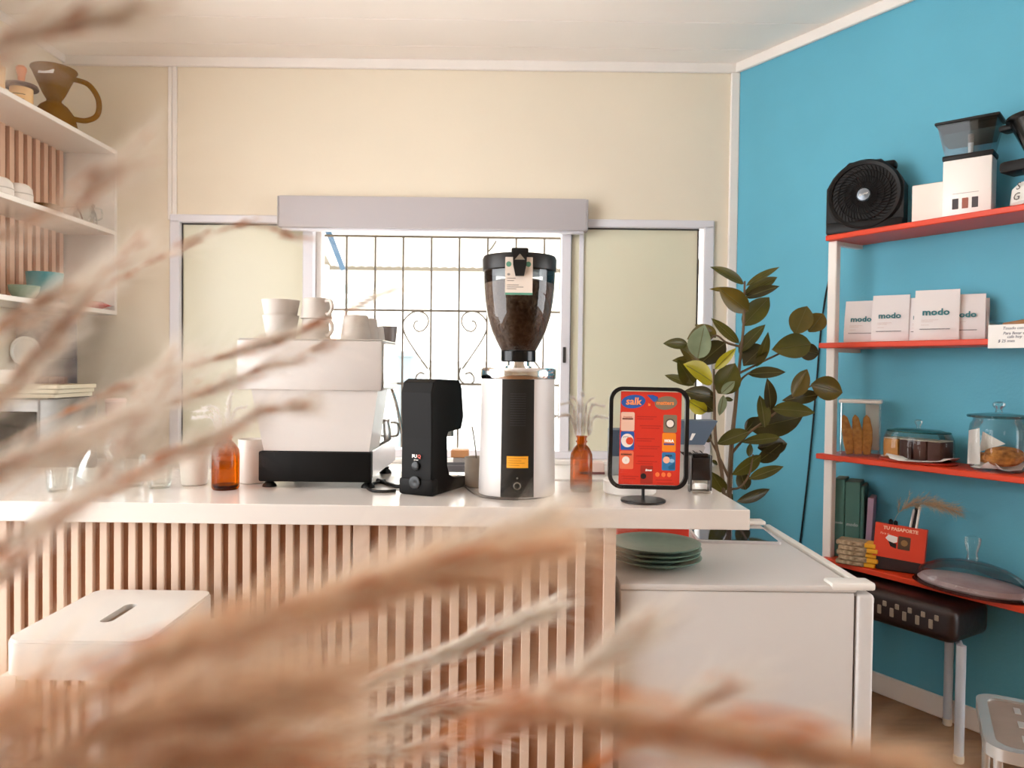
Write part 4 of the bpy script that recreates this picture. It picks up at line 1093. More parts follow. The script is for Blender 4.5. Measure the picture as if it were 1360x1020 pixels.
MB().lathe([(0, .105), (.02, .108), (.016, .13), (.026, .165), (.027, .185), (.012, .192), (0, .192)], 24).build('knob', M_glass, gd)
MB().lathe([(0, .009), (rr * .88, .009), (rr * .92, .016), (rr * .84, .03), (rr * .4, .036), (0, .037)], 40, sy=.6).build('cake', mat('pink_cake', (188, 170, 174), .5, rgb2=(156, 128, 130), vscale=9), gd)

# wall cable
t_a, z_a = onW(1101, 372, .01); pts = []
for px, py in ((1101, 372), (1096, 395), (1090, 440), (1085, 500), (1079, 570), (1072, 640), (1065, 700), (1058, 760), (1052, 850)):
    tt, zz = onW(px, py, .008); pts.append(W(tt, .008, zz))
tag(MB().tube(catmull(pts, 6), .004, 8).build('wall_cable', M_black), 'thin black cable hanging down the blue wall', 'cable')

# ------------------------------------------------------------------ black padded stool under the bottom shelf
a = onZ(1273, 1013, 0); b2 = onZ(1258, 963, 0)
ta = (a - CORNER).dot(WD); sa = (a - CORNER).dot(WN); sb = (b2 - CORNER).dot(WN); tb_ = (b2 - CORNER).dot(WD)
tm = (ta + tb_) / 2
pt_, pz_ = onW(1290, 825, sa)
so = thing('padded_stool', 'black quilted stool with pale tube legs under the bottom shelf', 'stool', W(tm - .27, (sa + sb) / 2, 0), WROT)
dp = (sa - sb) / 2
sz_ = .535
MB().rbox(-.36, .345, -dp - .03, dp - .03, sz_ - .13, sz_, .035, 4).build('seat', mat('black_vinyl', (36, 20, 20), .35, bump=.2, bscale=25), so)
qs = MB()
for i in range(12):
    qs.rbox(-.27 + i * .048, -.255 + i * .048, -dp - .034, -dp - .029, sz_ - .088, sz_ - .055, .002, 1)
    qs.rbox(-.25 + i * .048, -.235 + i * .048, -dp - .034, -dp - .029, sz_ - .055, sz_ - .035, .002, 1)
qs.build('quilt_stitching', mat('stitch_white', (150, 140, 126), .5), so)
M_leg = mat('pale_tube', (196, 206, 218), .35)
for xs in (-.27, .27):
    for y in (-dp, dp):
        x = xs + (ta - tm if y < 0 else tb_ - tm)
        MB().tube([(x, y, .02), (x, y, sz_ - .125)], .0155, 14).build('leg', M_leg, so)
        MB().cyl(.017, 0, .03, 14, M=T(x, y, 0), b=.004).build('foot_cap', mat('foot_cream', (214, 206, 190), .6), so)
    MB().tube([(xs + ta - tm, -dp, sz_ - .135), (xs + tb_ - tm, dp, sz_ - .135)], .011, 10).build('seat_rail', M_leg, so)
MB().tube(catmull([(-.27, -dp, sz_ - .14), (-.15, -dp, sz_ - .15), (0, -dp, sz_ - .14)], 5), .011, 10).build('stretcher', M_leg, so)

# ------------------------------------------------------------------ metal chair at the right edge
mc = thing('metal_chair', 'silver metal chair with a grey panel seat at the right edge', 'chair', (1.40, 1.86, 0), math.radians(-28))
Zs = .455
MB().prism(rrect(-.19, .19, -.18, .18, .05, 6), Zs - .03, Zs, holes=[rrect(-.165, .165, -.155, .155, .04, 6)]).build('seat_frame', mat('silver_frame', (206, 204, 200), .25, .7), mc, smooth=40)
MB().prism(rrect(-.166, .166, -.156, .156, .04, 6), Zs - .025, Zs - .006).build('seat_panel', mat('grey_panel', (122, 108, 98), .5, var=.08, vscale=20), mc, smooth=40)
for i in range(3):
    for j in range(3): MB().rbox(-.105 + i * .1, -.09 + i * .1, -.1 + j * .09, -.06 + j * .09, Zs - .0065, Zs - .004, .001, 1).build('slot', mat('slot_metal', (196, 190, 184), .3, .6), mc)
for x in (-.16, .16):
    MB().tube([(x, -.15, 0), (x, -.14, Zs - .02)], .011, 12).build('leg', MATS['silver_frame'], mc)
    MB().tube(catmull([(x, .19, 0), (x, .175, Zs * .5), (x, .16, Zs - .02)], 4), .011, 12).build('leg', MATS['silver_frame'], mc)

# ------------------------------------------------------------------ white plastic stool in front of the bar
ZS = .802
ws = thing('white_stool', 'white plastic bar stool with a slotted seat at the left', 'stool', (-.858, 1.645, 0))
MB().prism(rrect(-.14, .14, -.17, .17, .03, 6), ZS - .012, ZS, holes=[[(x, y) for x, y in rrect(-.014, .014, -.062, .062, .0135, 5)]]).build('seat', mat('stool_white', (198, 194, 188), .45), ws, smooth=40)
MB().prism(rrect(-.143, .143, -.173, .173, .033, 6), ZS - .078, ZS - .006, holes=[rrect(-.128, .128, -.163, .163, .02, 6)]).build('apron', MATS['stool_white'], ws, smooth=40)
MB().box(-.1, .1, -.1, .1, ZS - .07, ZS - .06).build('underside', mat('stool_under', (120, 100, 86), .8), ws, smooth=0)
for x in (-1, 1):
    for y in (-1, 1):
        MB().add([(x * .128 + s1 * .016, y * .16 + s2 * .016, ZS - .07) for s1, s2 in ((-1, -1), (1, -1), (1, 1), (-1, 1))] + [(x * .16 + s1 * .013, y * .19 + s2 * .013, 0) for s1, s2 in ((-1, -1), (1, -1), (1, 1), (-1, 1))],
                 [(0, 1, 5, 4), (1, 2, 6, 5), (2, 3, 7, 6), (3, 0, 4, 7), (0, 3, 2, 1), (4, 5, 6, 7)]).build('leg', M_wplastic, ws, smooth=0)
MB().box(-.145, .145, -.18, -.165, .3, .325).box(-.145, .145, .165, .18, .3, .325).build('stretcher', M_wplastic, ws, smooth=0)

# ------------------------------------------------------------------ left shelf things
Z1, Z2, Z3 = z1 + TH, z2 + TH, z3 + TH
def lsh(px, py, X): return onX(px, py, X)
p = lsh(86, 160, -2.12)
M_drip = glass('brown_plastic', (150, 108, 40), rough=.25, tint=.62, refl=1.2)
M_drip2 = translucent('brown_resin', (160, 116, 44), .5, rough=.25)
dr = thing('coffee_dripper', 'amber brown plastic coffee dripper with a looped handle on the left shelf', 'coffee dripper', (-2.11, 3.47, Z1 + .0005), 0)
RD = .092
MB().lathe([(RD * 1.0, 0), (RD * 1.03, .004), (RD * .92, .05), (RD * .6, .09), (.032, .108), (.03, .118), (.046, .145), (RD * 1.0, .25), (RD * 1.04, .254), (RD * 1.02, .258), (RD * .95, .25), (.04, .144), (.0, .118)], 44).build('body', M_drip2, dr)
MB().tube(catmull([(RD * .8, .02, .222), (.135, .04, .205), (.175, .05, .14), (.17, .05, .07), (.125, .04, .04), (RD * .85, .02, .04)], 6), .012, 10).build('handle', M_drip2, dr)
MB().prism([(-.035, 0), (.035, 0), (.035, .022), (-.035, .022)], 0, .001, M=T(.012, -RD * .9, .21) @ RX(-.42) @ UP).build('label', M_paper, dr, smooth=0)
cw = thing('spice_mill', 'paper-wrapped mill with turned wooden handle on the left shelf', 'mill', (-2.11, 3.24, Z1 + .0005))
MB().lathe([(0, 0), (.042, 0), (.044, .004), (.044, .085), (0, .085)], 36).build('body', mat('mill_paper', (236, 196, 140), .7), cw)
MB().lathe([(.0, .085), (.064, .085), (.066, .09), (.062, .1), (.03, .106), (0, .106)], 36).build('lid', mat('dark_wood', (70, 36, 26), .5), cw)
MB().lathe([(.018, .105), (.013, .12), (.014, .14), (.02, .16), (.021, .172), (.014, .182), (0, .184)], 24).build('handle', mat('turned_wood', (206, 112, 40), .4, var=.15, vscale=20), cw)
wb = MB()
for z, a_ in ((.03, .8), (.05, .9)):
    wb.lathe([(.0446, z), (.0446, z + .003)], 14, a0=-PI / 2 - a_, a1=-PI / 2 + a_)
wb.build('print', mat('dark_print', (70, 44, 30), .7), cw)
o = MB().rbox(-.03, .03, -.03, .03, 0, .12, .004, 1).rbox(-.031, .031, -.031, .031, .09, .122, .004, 1).build('small_box', mat('kraft_box', (220, 176, 120), .7)); tag(place(o, (-2.115, 3.075, Z1 + .0005)), 'kraft box at the left edge of the top shelf', 'box')
# second shelf
def bowl(name, label, cat, loc, r, h, m, ratio=.6, grp=None):
    t = thing(name, label, cat, loc, 0, grp)
    MB().lathe([(0, 0), (r * ratio, 0), (r * ratio * 1.05, .004), (r * .93, h * .55), (r, h), (r - .004, h), (r * .88, h * .5), (0, .008)], 36).build('body', m, t)
    return t
def upbowl(label, x, y, z):
    t = thing('tea_bowl', label, 'bowl', (x, y, z), 0, 'white bowls on the second left shelf')
    MB().lathe([(.052, 0), (.054, .004), (.054, .03), (.05, .06), (.038, .074), (.03, .078), (0, .078)], 36).build('body', M_ceram, t)
    MB().lathe([(.0545, .032), (.0552, .034), (.0545, .036)], 36).build('band', mat('band_grey', (190, 180, 170), .5), t)
upbowl('upturned white bowl at the left edge of the second shelf', -2.10, 3.08, Z2 + .0005)
upbowl('upturned white bowl next to the dark pan on the second shelf', -2.09, 3.19, Z2 + .0005)
pn = thing('small_pan', 'small dark bronze pan with a wire handle on the second shelf', 'pan', (-2.10, 3.38, Z2 + .0005))
MB().lathe([(0, 0), (.05, 0), (.062, .01), (.066, .03), (.063, .03), (.058, .012), (0, .004)], 36).build('bowl', mat('bronze', (104, 76, 40), .3, .6), pn)
MB().tube(catmull([(.05, .04, .025), (.06, .09, .045), (.07, .14, .045), (.075, .17, .004)], 6), .003, 6).build('handle', mat('bronze_wire', (110, 80, 46), .35, .5), pn)
t_ = thing('glass_server', 'clear glass server at the far end of the second shelf', 'glass jar', (-2.11, 3.72, Z2 + .0005))
MB().lathe([(0, 0), (.05, 0), (.055, .01), (.05, .06), (.04, .09), (.045, .11), (.043, .11), (.037, .09), (.048, .06), (0, .006)], 36).build('vessel', M_glass, t_)
MB().tube(catmull([(.05, 0, .09), (.08, 0, .08), (.08, 0, .04), (.052, 0, .03)], 5), .004, 8).build('handle', M_glass, t_)
# third shelf
M_tealc = mat('teal_ceramic', (70, 136, 140), .35)
bowl('teal_cup', 'teal ceramic cup with flared rim on the third shelf', 'cup', (-2.11, 3.40, Z3 + .0005), .075, .135, M_tealc, .55)
bowl('green_bowl', 'low grey-green bowl beside the teal cup', 'bowl', (-2.1, 3.24, Z3 + .0005), .06, .06, mat('sage_bowl', (120, 140, 120), .5))
bowl('teal_saucer', 'small teal dish in front of the red packet', 'dish', (-2.07, 3.53, Z3 + .0005), .045, .025, M_tealc)
def packet(label, loc, rz, L, Wd, H, rgb, rgb2):
    t = thing('snack_packet', label, 'packet', loc, rz)
    vs, fs = [], []
    prof = [(0, .01, .002), (.08, .5, .35), (.3, 1, 1), (.7, 1, 1), (.92, .5, .35), (1, .01, .002)]
    n = 12
    for u, wv, hv in prof:
        for i in range(n):
            a = 2 * PI * i / n
            vs.append((-L / 2 + u * L, Wd / 2 * (.65 + .35 * wv) * math.cos(a), H / 2 + H / 2 * max(hv, .06) * math.sin(a)))
    for j in range(5):
        for i in range(n): fs.append((j * n + i, j * n + (i + 1) % n, (j + 1) * n + (i + 1) % n, (j + 1) * n + i))
    fs.append(tuple(range(n - 1, -1, -1))); fs.append(tuple(5 * n + i for i in range(n)))
    MB().add(vs, fs).build('wrapper', mat('foil_%d_%d_%d' % rgb, rgb, .25, rgb2=rgb2, vscale=25), t)
    MB().box(-L / 2 - .012, -L / 2 + .004, -Wd * .34, Wd * .34, H / 2 - .001, H / 2 + .001).box(L / 2 - .004, L / 2 + .012, -Wd * .34, Wd * .34, H / 2 - .001, H / 2 + .001).build('crimp', mat('crimp_dark', (90, 30, 26), .4), t, smooth=0)
packet('shiny red snack packet at the far end of the third shelf', (-2.075, 3.74, Z3 + .0005), math.radians(60), .15, .07, .04, (206, 40, 36), (170, 24, 30))
packet('pale packet with red trim behind the teal dish', (-2.16, 3.62, Z3 + .0005), math.radians(80), .12, .06, .06, (226, 206, 196), (210, 70, 60))

# ------------------------------------------------------------------ left worktop things
ov = thing('toaster_oven', 'steel toaster oven on the worktop along the left wall', 'toaster oven', (-2.06, 3.18, BZ))
xo0, xo1, yo0, yo1, zo0, zo1 = -2.26, -1.868, 2.98, 3.40, BZ + .015, 1.205
MB().rbox(xo0, xo1, yo0, yo1, zo0, zo1, .012, 2).build('body', mat('oven_steel', (120, 116, 112), .35, .6), ov, world=True)
MB().rbox(xo0 + .02, xo1 - .012, yo0 - .006, yo0 + .002, zo0 + .1, zo1 - .05, .003, 1).build('door', mat('oven_glass', (30, 26, 20), .1), ov, world=True)
MB().rbox(xo0 + .2, xo1 - .015, yo0 - .03, yo0 - .004, zo0 + .075, zo0 + .092, .006, 2).build('handle', M_chrome, ov, world=True)
for x in (xo0 + .03, xo1 - .03):
    for y in (yo0 + .03, yo1 - .03): MB().cyl(.014, BZ + .0005, BZ + .02, 10).build('foot', M_black, ov, world=True, M=T(x, y, 0))
M_beige = mat('beige_tray', (204, 192, 166), .5)
for i, l in enumerate(('lower beige tray stacked on the toaster oven', 'middle beige tray stacked on the toaster oven', 'upper beige tray stacked on the toaster oven')):
    t_ = thing('serving_tray', l, 'tray', (-2.02 + .01 * i, 3.2, zo1 + .001 + i * .0185), .02 * i, 'trays on the toaster oven')
    MB().prism(rrect(-.16, .16, -.15, .15, .02), 0, .016, holes=[rrect(-.15, .15, -.14, .14, .014)]).build('rim', M_beige, t_, smooth=40)
    MB().prism(rrect(-.151, .151, -.141, .141, .014), 0.001, .005).build('bottom', M_beige, t_, smooth=40)
t_ = thing('serving_board', 'dark brown paddle-shaped board on top of the beige trays', 'board', (-2.03, 3.16, zo1 + .0575), math.radians(2))
MB().prism([(-.1, -.06), (.06, -.06), (.1, -.03), (.14, -.03), (.155, -.012), (.155, .012), (.14, .03), (.1, .03), (.06, .06), (-.1, .06)], 0, .03).build('board', mat('walnut', (104, 72, 58), .5), t_, smooth=0)
o = MB().rbox(-.05, .05, -.04, .04, 0, .055, .004, 1).rbox(-.051, .051, -.041, .041, .045, .057, .003, 1).build('white_small_box', M_wplastic); tag(place(o, (-2.02, 3.045, zo1 + .0575)), 'small white box on the near corner of the tray stack', 'box')
bk = thing('black_grinder', 'dark appliance with a round white-rimmed dial under the left shelf', 'appliance', (-2.2, 3.6, BZ))
MB().rbox(-2.28, -2.14, 3.44, 3.72, BZ + .001, 1.58, .02, 3).build('body', mat('appliance_dark', (58, 58, 72), .3), bk, world=True)
MB().rbox(-2.27, -2.12, 3.445, 3.70, 1.36, 1.57, .04, 4).build('head', MATS['appliance_dark'], bk, world=True)
pd = onY(33, 466, 3.43)
MB().lathe([(.052, 0), (.066, 0), (.068, .006), (.066, .016), (.058, .018), (.052, .01)], 40, T(pd.x, 3.44, pd.z) @ RX(PI / 2)).build('dial_rim', mat('dial_white', (240, 240, 238), .2), bk, world=True)
MB().lathe([(0, 0), (.053, 0), (.053, .006), (0, .006)], 36, T(pd.x, 3.44, pd.z) @ RX(PI / 2)).build('dial_face', mat('dial_face', (90, 96, 110), .15, .5), bk, world=True)
p = onY(154, 570, 3.6)
t_ = thing('pink_canister', 'tall pale pink canister with a lid on the back worktop', 'canister', (p.x, 3.6, BZ + .0005))
MB().lathe(cup_prof(.034, .045, .30), 32).build('body', mat('pale_pink', (238, 208, 198), .6), t_)
MB().lathe([(.045, .298), (.048, .3), (.047, .312), (.04, .318), (0, .318)], 32).build('lid', mat('pink_lid', (244, 216, 206), .5), t_)
# things by the window behind the grinder
p = onY(611, 606, 3.5)
t_ = thing('wooden_box', 'small light brown wooden box on the window worktop', 'box', (p.x, 3.5, BZ))
MB().rbox(-.04, .04, -.04, .04, .07, .105, .003, 1).build('box', mat('box_brown', (186, 130, 84), .6), t_)
MB().rbox(-.03, .03, -.03, .03, 0.0005, .07, .003, 1).build('plinth', mat('box_grey', (150, 144, 140), .6), t_)
p = onY(600, 626, 3.45)
for i in range(2):
    t_ = thing('dish_tray', ('lower dark tray beside the wooden box on the window worktop', 'upper dark tray beside the wooden box on the window worktop')[i], 'tray', (p.x - .04, 3.38, BZ + .0005 + i * .026), 0, 'trays on the window worktop')
    MB().prism(rrect(-.11, .11, -.06, .06, .015), 0, .025, holes=[rrect(-.104, .104, -.054, .054, .012)]).build('rim', mat('tray_grey', (96, 94, 96), .3), t_, smooth=40)
    MB().prism(rrect(-.105, .105, -.055, .055, .012), 0.001, .005).build('bottom', MATS['tray_grey'], t_, smooth=40)
p = onY(790, 628, 3.5)
t_ = thing('tissue_box', 'pale pink box on the window worktop behind the right bottle', 'box', (p.x - .02, 3.5, BZ))
MB().rbox(-.05, .06, -.04, .04, .0005, .055, .004, 1).build('box', mat('pink_box', (222, 196, 186), .6), t_)
MB().rbox(-.052, .062, -.042, .042, .0005, .012, .002, 1).build('base_band', mat('plum_band', (110, 50, 50), .5), t_)
# ------------------------------------------------------------------ rubber plant
PY = 2.92
pl = thing('rubber_plant', 'tall rubber plant with glossy dark leaves in the corner behind the bar', 'plant', (onY(966, 700, PY).x, PY, 0))
def pc(cx, cy, y=PY): return onY(880 + cx / 3.0, 340 + cy / 3.0, y)
M_stem = mat('plant_stem', (98, 76, 52), .7)
def stem(pts, r0, r1):
    ps = catmull([pc(*p) for p in pts], 6)
    MB().tube(ps, [r0 + (r1 - r0) * i / (len(ps) - 1) for i in range(len(ps))], 8).build('stem', M_stem, pl, world=True)
pot = MB().lathe([(0, 0), (.12, 0), (.125, .01), (.15, .28), (.155, .285), (.155, .3), (.145, .3), (.14, .27), (0, .265)], 36)
pot.build('pot', mat('terracotta', (170, 96, 64), .7), pl)
b0 = pl.location
stem([(268, 1500, PY), (266, 1200, PY), (265, 960, PY), (275, 750, PY), (290, 600, PY), (305, 450, PY), (322, 280, PY), (327, 100, PY)], .013, .004)
stem([(266, 1300, PY), (240, 900, PY - .02), (212, 740, PY - .03), (206, 560, PY - .03), (204, 450, PY - .03)], .009, .004)
stem([(262, 880, PY), (225, 800, PY - .02), (185, 720, PY - .04)], .006, .003)
stem([(305, 360, PY), (255, 345, PY - .02), (205, 318, PY - .04), (150, 400, PY - .05)], .005, .003)
stem([(297, 530, PY), (315, 490, PY), (350, 462, PY - .01)], .006, .003)
stem([(272, 790, PY), (310, 745, PY), (350, 700, PY - .02), (430, 640, PY - .02), (520, 565, PY - .02), (600, 512, PY - .02)], .006, .003)
stem([(300, 470, PY), (400, 420, PY + .02), (500, 370, PY + .03), (560, 320, PY + .03)], .005, .003)
stem([(265, 930, PY), (310, 920, PY - .03), (345, 870, PY - .03), (360, 790, PY - .03)], .005, .003)
M_leaves = [translucent('leaf_%d' % i, c, .22, rgb2=c2, vscale=9, rough=.3) for i, (c, c2) in enumerate((
    ((66, 66, 26), (92, 86, 34)), ((84, 76, 30), (116, 94, 36)), ((54, 50, 26), (74, 66, 32)), ((190, 180, 40), (160, 150, 36)), ((150, 160, 130), (116, 128, 96))))]  # palest pair: greyish undersides, and one leaf's reflected light put into colour
M_rib = mat('leaf_rib', (96, 92, 44), .5)
rl = random.Random(21)
def leaf(bx, by, tx, ty, wd, mi=0, dy=0.0, tipdy=None, curl=.12, face=None):
    B = pc(bx, by, PY + dy); Tt = pc(tx, ty, PY + dy + (rl.uniform(-.07, .05) if tipdy is None else tipdy))
    ax = Tt - B; L = ax.length; ax = ax / L
    nrm = Vector((rl.uniform(-.45, .45), -1, rl.uniform(-.1, .8))) if face is None else Vector(face)
    nrm = (nrm - ax * nrm.dot(ax)).normalized(); sd = ax.cross(nrm)
    hw = wd / 3000 * PY / 2 * 1.3
    n = 10; vs, fs = [], []
    for i in range(n + 1):
        u = i / n
        wv = hw * (math.sin(PI * u ** .85) ** .75) * (1 if u < .9 else .9)
        if i == 0: wv = hw * .05
        if i == n: wv = 0.0005
        c = B + ax * (L * u) - nrm * (L * curl * (u - .35) ** 2) 
        vs += [c + sd * wv + nrm * wv * .28, c + sd * wv * .5 + nrm * wv * .07, c, c - sd * wv * .5 + nrm * wv * .07, c - sd * wv + nrm * wv * .28]
    for i in range(n):
        for k in range(4):
            a = i * 5 + k; fs.append((a, a + 1, a + 6, a + 5))
    o = MB().add(vs, fs).build('leaf', M_leaves[mi], pl, world=True, smooth=70)
    MB().tube([v + nrm * .0006 for v in [Vector(vs[i * 5 + 2]) for i in range(n)]], .0012, 4).build('midrib', M_rib, pl, world=True)
    pl_last = COL.objects[-1]; pl_last.parent = o
for a in ((325, 110, 195, 40, 40, 0), (333, 118, 465, 40, 26, 0), (325, 155, 460, 80, 40, 0), (330, 165, 465, 118, 34, 2), (325, 148, 188, 128, 24, 1), (342, 220, 226, 128, 62, 1), (320, 278, 428, 160, 66, 0),
          (305, 348, 195, 248, 32, 0), (303, 385, 408, 270, 44, 0), (405, 358, 322, 435, 74, 2), (375, 442, 425, 305, 40, 0), (340, 470, 492, 460, 38, 2), (140, 408, 165, 275, 74, 4, -.05), (100, 350, 5, 348, 34, 0, -.05),
          (212, 325, 130, 270, 50, 1, -.03), (250, 345, 145, 432, 70, 2), (200, 502, 88, 428, 74, 3, -.06), (208, 452, 292, 368, 30, 3, -.04), (140, 420, 40, 415, 30, 1, -.03), (145, 425, 68, 358, 54, 1, -.02),
          (122, 515, 62, 415, 58, 0, -.02), (125, 515, 8, 472, 30, 0, -.05), (222, 548, 292, 428, 88, 0, -.02), (235, 548, 288, 498, 28, 4, -.05), (208, 560, 85, 540, 50, 2, -.02), (205, 618, 108, 545, 60, 2, 0), (175, 622, 98, 575, 44, 3, 0),
          (242, 555, 228, 638, 30, 4, -.05), (245, 572, 282, 572, 18, 0), (528, 312, 577, 196, 72, 1, .03), (583, 302, 642, 226, 62, 1, .05), (592, 350, 438, 372, 78, 0, .0), (538, 372, 627, 392, 54, 2, .04), (518, 560, 580, 450, 56, 1, -.03),
          (592, 512, 722, 545, 74, 1, -.05), (622, 552, 480, 575, 42, 2, .0), (432, 616, 420, 490, 42, 2, 0), (408, 682, 390, 553, 46, 0, -.04), (438, 608, 609, 622, 52, 0, -.02), (348, 690, 564, 638, 88, 2, .02), (342, 700, 214, 748, 48, 0, -.03),
          (467, 722, 314, 740, 34, 0, -.03), (380, 765, 500, 745, 66, 2, .02), (380, 820, 480, 745, 54, 2, .03), (392, 795, 278, 875, 52, 0, -.03), (345, 888, 483, 836, 36, 0, -.03), (332, 932, 308, 853, 46, 2, 0), (298, 978, 432, 930, 36, 2, -.03),
          (246, 942, 192, 862, 46, 0, -.01), (220, 830, 192, 815, 16, 0), (345, 800, 350, 745, 20, 0), (200, 300, 100, 330, 60, 1, -.01), (170, 740, 190, 700, 30, 2, .02), (280, 950, 200, 1000, 44, 0, .02), (330, 700, 380, 640, 40, 2, .03)):
    leaf(*a)

# ------------------------------------------------------------------ dried grasses
M_fluff = translucent('grass_fluff', (255, 250, 242), .5)
M_fluff2 = translucent('grass_fluff_tan', (255, 236, 212), .5)
M_straw = translucent('grass_straw', (238, 206, 172), .4)
M_seed = translucent('grass_seed', (206, 134, 72), .35)
M_seed2 = translucent('grass_seed_orange', (228, 140, 52), .35)
M_white_fl = translucent('feather_white', (255, 253, 250), .65)
def hairs(base, direc, length, width):
    """arrays of tapered three-sided hairs with a slight bend"""
    n = len(base)
    d = direc / np.linalg.norm(direc, axis=1)[:, None]
    ref = np.where(np.abs(d[:, 2:3]) < .9, np.array([[0, 0, 1.]]), np.array([[1., 0, 0]]))
    a = np.cross(d, ref); a /= np.linalg.norm(a, axis=1)[:, None]
    b = np.cross(d, a)
    V = np.zeros((n, 7, 3))
    for k in range(3):
        th = 2 * PI * k / 3
        off = (a * math.cos(th) + b * math.sin(th)) * width[:, None]
        V[:, k] = base + off
        V[:, 3 + k] = base + d * (length * .55)[:, None] + off * .8 + np.array([0, 0, -1.]) * (length * .03)[:, None]
    V[:, 6] = base + d * length[:, None] + np.array([0, 0, -1.]) * (length * .11)[:, None]
    F = []
    tri = [(0, 1, 4, 3), (1, 2, 5, 4), (2, 0, 3, 5)]
    idx = (np.arange(n) * 7)[:, None]
    q = np.concatenate([idx + np.array([t]) for t in tri], 0)
    t3 = np.concatenate([idx + np.array([t]) for t in ((3, 4, 6), (4, 5, 6), (5, 3, 6))], 0)
    return V.reshape(-1, 3), q, t3
def hair_obj(name, V, q, t3, m, parent):
    me = bpy.data.meshes.new(name)
    nv = len(V); nl = len(q) * 4 + len(t3) * 3; npol = len(q) + len(t3)
    me.vertices.add(nv); me.vertices.foreach_set('co', V.astype(np.float32).ravel())
    me.loops.add(nl); me.loops.foreach_set('vertex_index', np.concatenate([q.ravel(), t3.ravel()]).astype(np.int32))
    me.polygons.add(npol)
    me.polygons.foreach_set('loop_start', np.concatenate([np.arange(len(q)) * 4, len(q) * 4 + np.arange(len(t3)) * 3]).astype(np.int32))
    me.update(calc_edges=True); me.validate()
    me.materials.append(m)
    o = bpy.data.objects.new(name, me); COL.objects.link(o); o.parent = parent; o['kind'] = 'stuff'
    return o
def plume(label, way, start=.35, nb=40, nh=40, spread=.35, blen=.05, hlen=.02, hw=.00018, stem_r=.0011, seed=0, mf=None, ms=None, grp='dried grass plumes in the foreground', sr=.0013, taper=.5, name='grass_plume', world_pts=None, cat='grass plume', dens=1.05, lumps=8, lumpl=.022, lumpw=.0007, wild=.25, lumpo=.0012):
    rs = np.random.RandomState(seed)
    ctrl = [onY(px, py, Y) for px, py, Y in way] if world_pts is None else [Vector(p) for p in world_pts]
    pts = catmull(ctrl, 14)
    P = np.array([tuple(p) for p in pts]); N = len(P)
    loc = P[0].copy()
    t = thing(name, label, cat, tuple(loc), 0, grp)
    P = P - loc
    MB().tube([Vector(p) for p in P], [stem_r * .5 * (1 - .6 * i / (N - 1)) for i in range(N)], 6).build('stem', M_straw, t)
    seglen = np.linalg.norm(np.diff(P, axis=0), axis=1); cum = np.concatenate([[0], np.cumsum(seglen)]); tot = cum[-1]
    def at(u):
        s_ = u * tot
        return np.stack([np.interp(s_, cum, P[:, k]) for k in range(3)], 1)
    u = start + (1 - start) * np.sort(rs.rand(nb)) ** .9
    base = at(u); tan = at(np.minimum(u + .02, 1.0)) - at(u - .02); tan /= np.linalg.norm(tan, axis=1)[:, None]
    rnd = rs.randn(nb, 3); rnd -= tan * (rnd * tan).sum(1)[:, None]; rnd /= np.linalg.norm(rnd, axis=1)[:, None]
    ang = spread * (.4 + .8 * rs.rand(nb))
    bd = tan * np.cos(ang)[:, None] + rnd * np.sin(ang)[:, None]
    un = (u - start) / (1 - start)
    bl = blen * (.55 + .6 * rs.rand(nb)) * (1 - taper * un)
    # branchlets: thin tapering spikelets
    V, q, t3 = hairs(base, bd, bl, np.full(nb, .0002))
    hair_obj('branchlets', V, q, t3, M_straw, t)
    # seeds : short fat spindles along branchlets
    ns = int(nb * 2.2)
    ib = rs.randint(0, nb, ns); fr = rs.rand(ns)
    sb_ = base[ib] + bd[ib] * (bl[ib] * fr)[:, None]
    sd_ = bd[ib] + rs.randn(ns, 3) * .12
    V, q, t3 = hairs(sb_, sd_, .0075 * (.6 + .8 * rs.rand(ns)), sr * (.5 + .6 * rs.rand(ns)) * .36)
    hair_obj('seeds', V, q, t3, ms or M_seed, t)
    # brown spikelet lumps hugging the stem
    ul = start + (1 - start) * (np.arange(lumps) + .15 + .6 * rs.rand(lumps)) / lumps
    lb_ = at(np.clip(ul, 0, .97)); lt = at(np.minimum(ul + .02, 1.0)) - at(ul - .02); lt /= np.linalg.norm(lt, axis=1)[:, None]
    off = rs.randn(lumps * 3, 3) * lumpo
    lb3 = np.repeat(lb_, 3, 0) + off; lt3 = np.repeat(lt, 3, 0) + rs.randn(lumps * 3, 3) * .06
    ll = lumpl * (.6 + .8 * rs.rand(lumps * 3)); wl = np.full(lumps * 3, lumpw) * (.6 + .6 * rs.rand(lumps * 3))
    V1, q1, t1 = hairs(lb3, lt3, ll * .6, wl); V2, q2, t2 = hairs(lb3, -lt3, ll * .4, wl)
    hair_obj('spikelets', np.concatenate([V1, V2]), np.concatenate([q1, q2 + len(V1)]), np.concatenate([t1, t2 + len(V1)]), ms or M_seed, t)
    # fluff
    n2 = int(nb * nh * dens)
    ib = rs.randint(0, nb, n2); fr = rs.rand(n2)
    hb_ = base[ib] + bd[ib] * (bl[ib] * fr)[:, None]
    r2 = rs.randn(n2, 3)
    hd_ = bd[ib] + r2 * wild
    V, q, t3 = hairs(hb_, hd_, hlen * (.4 + .9 * rs.rand(n2)), np.full(n2, hw))
    hair_obj('fluff', V, q, t3, mf or M_fluff, t)
    return t
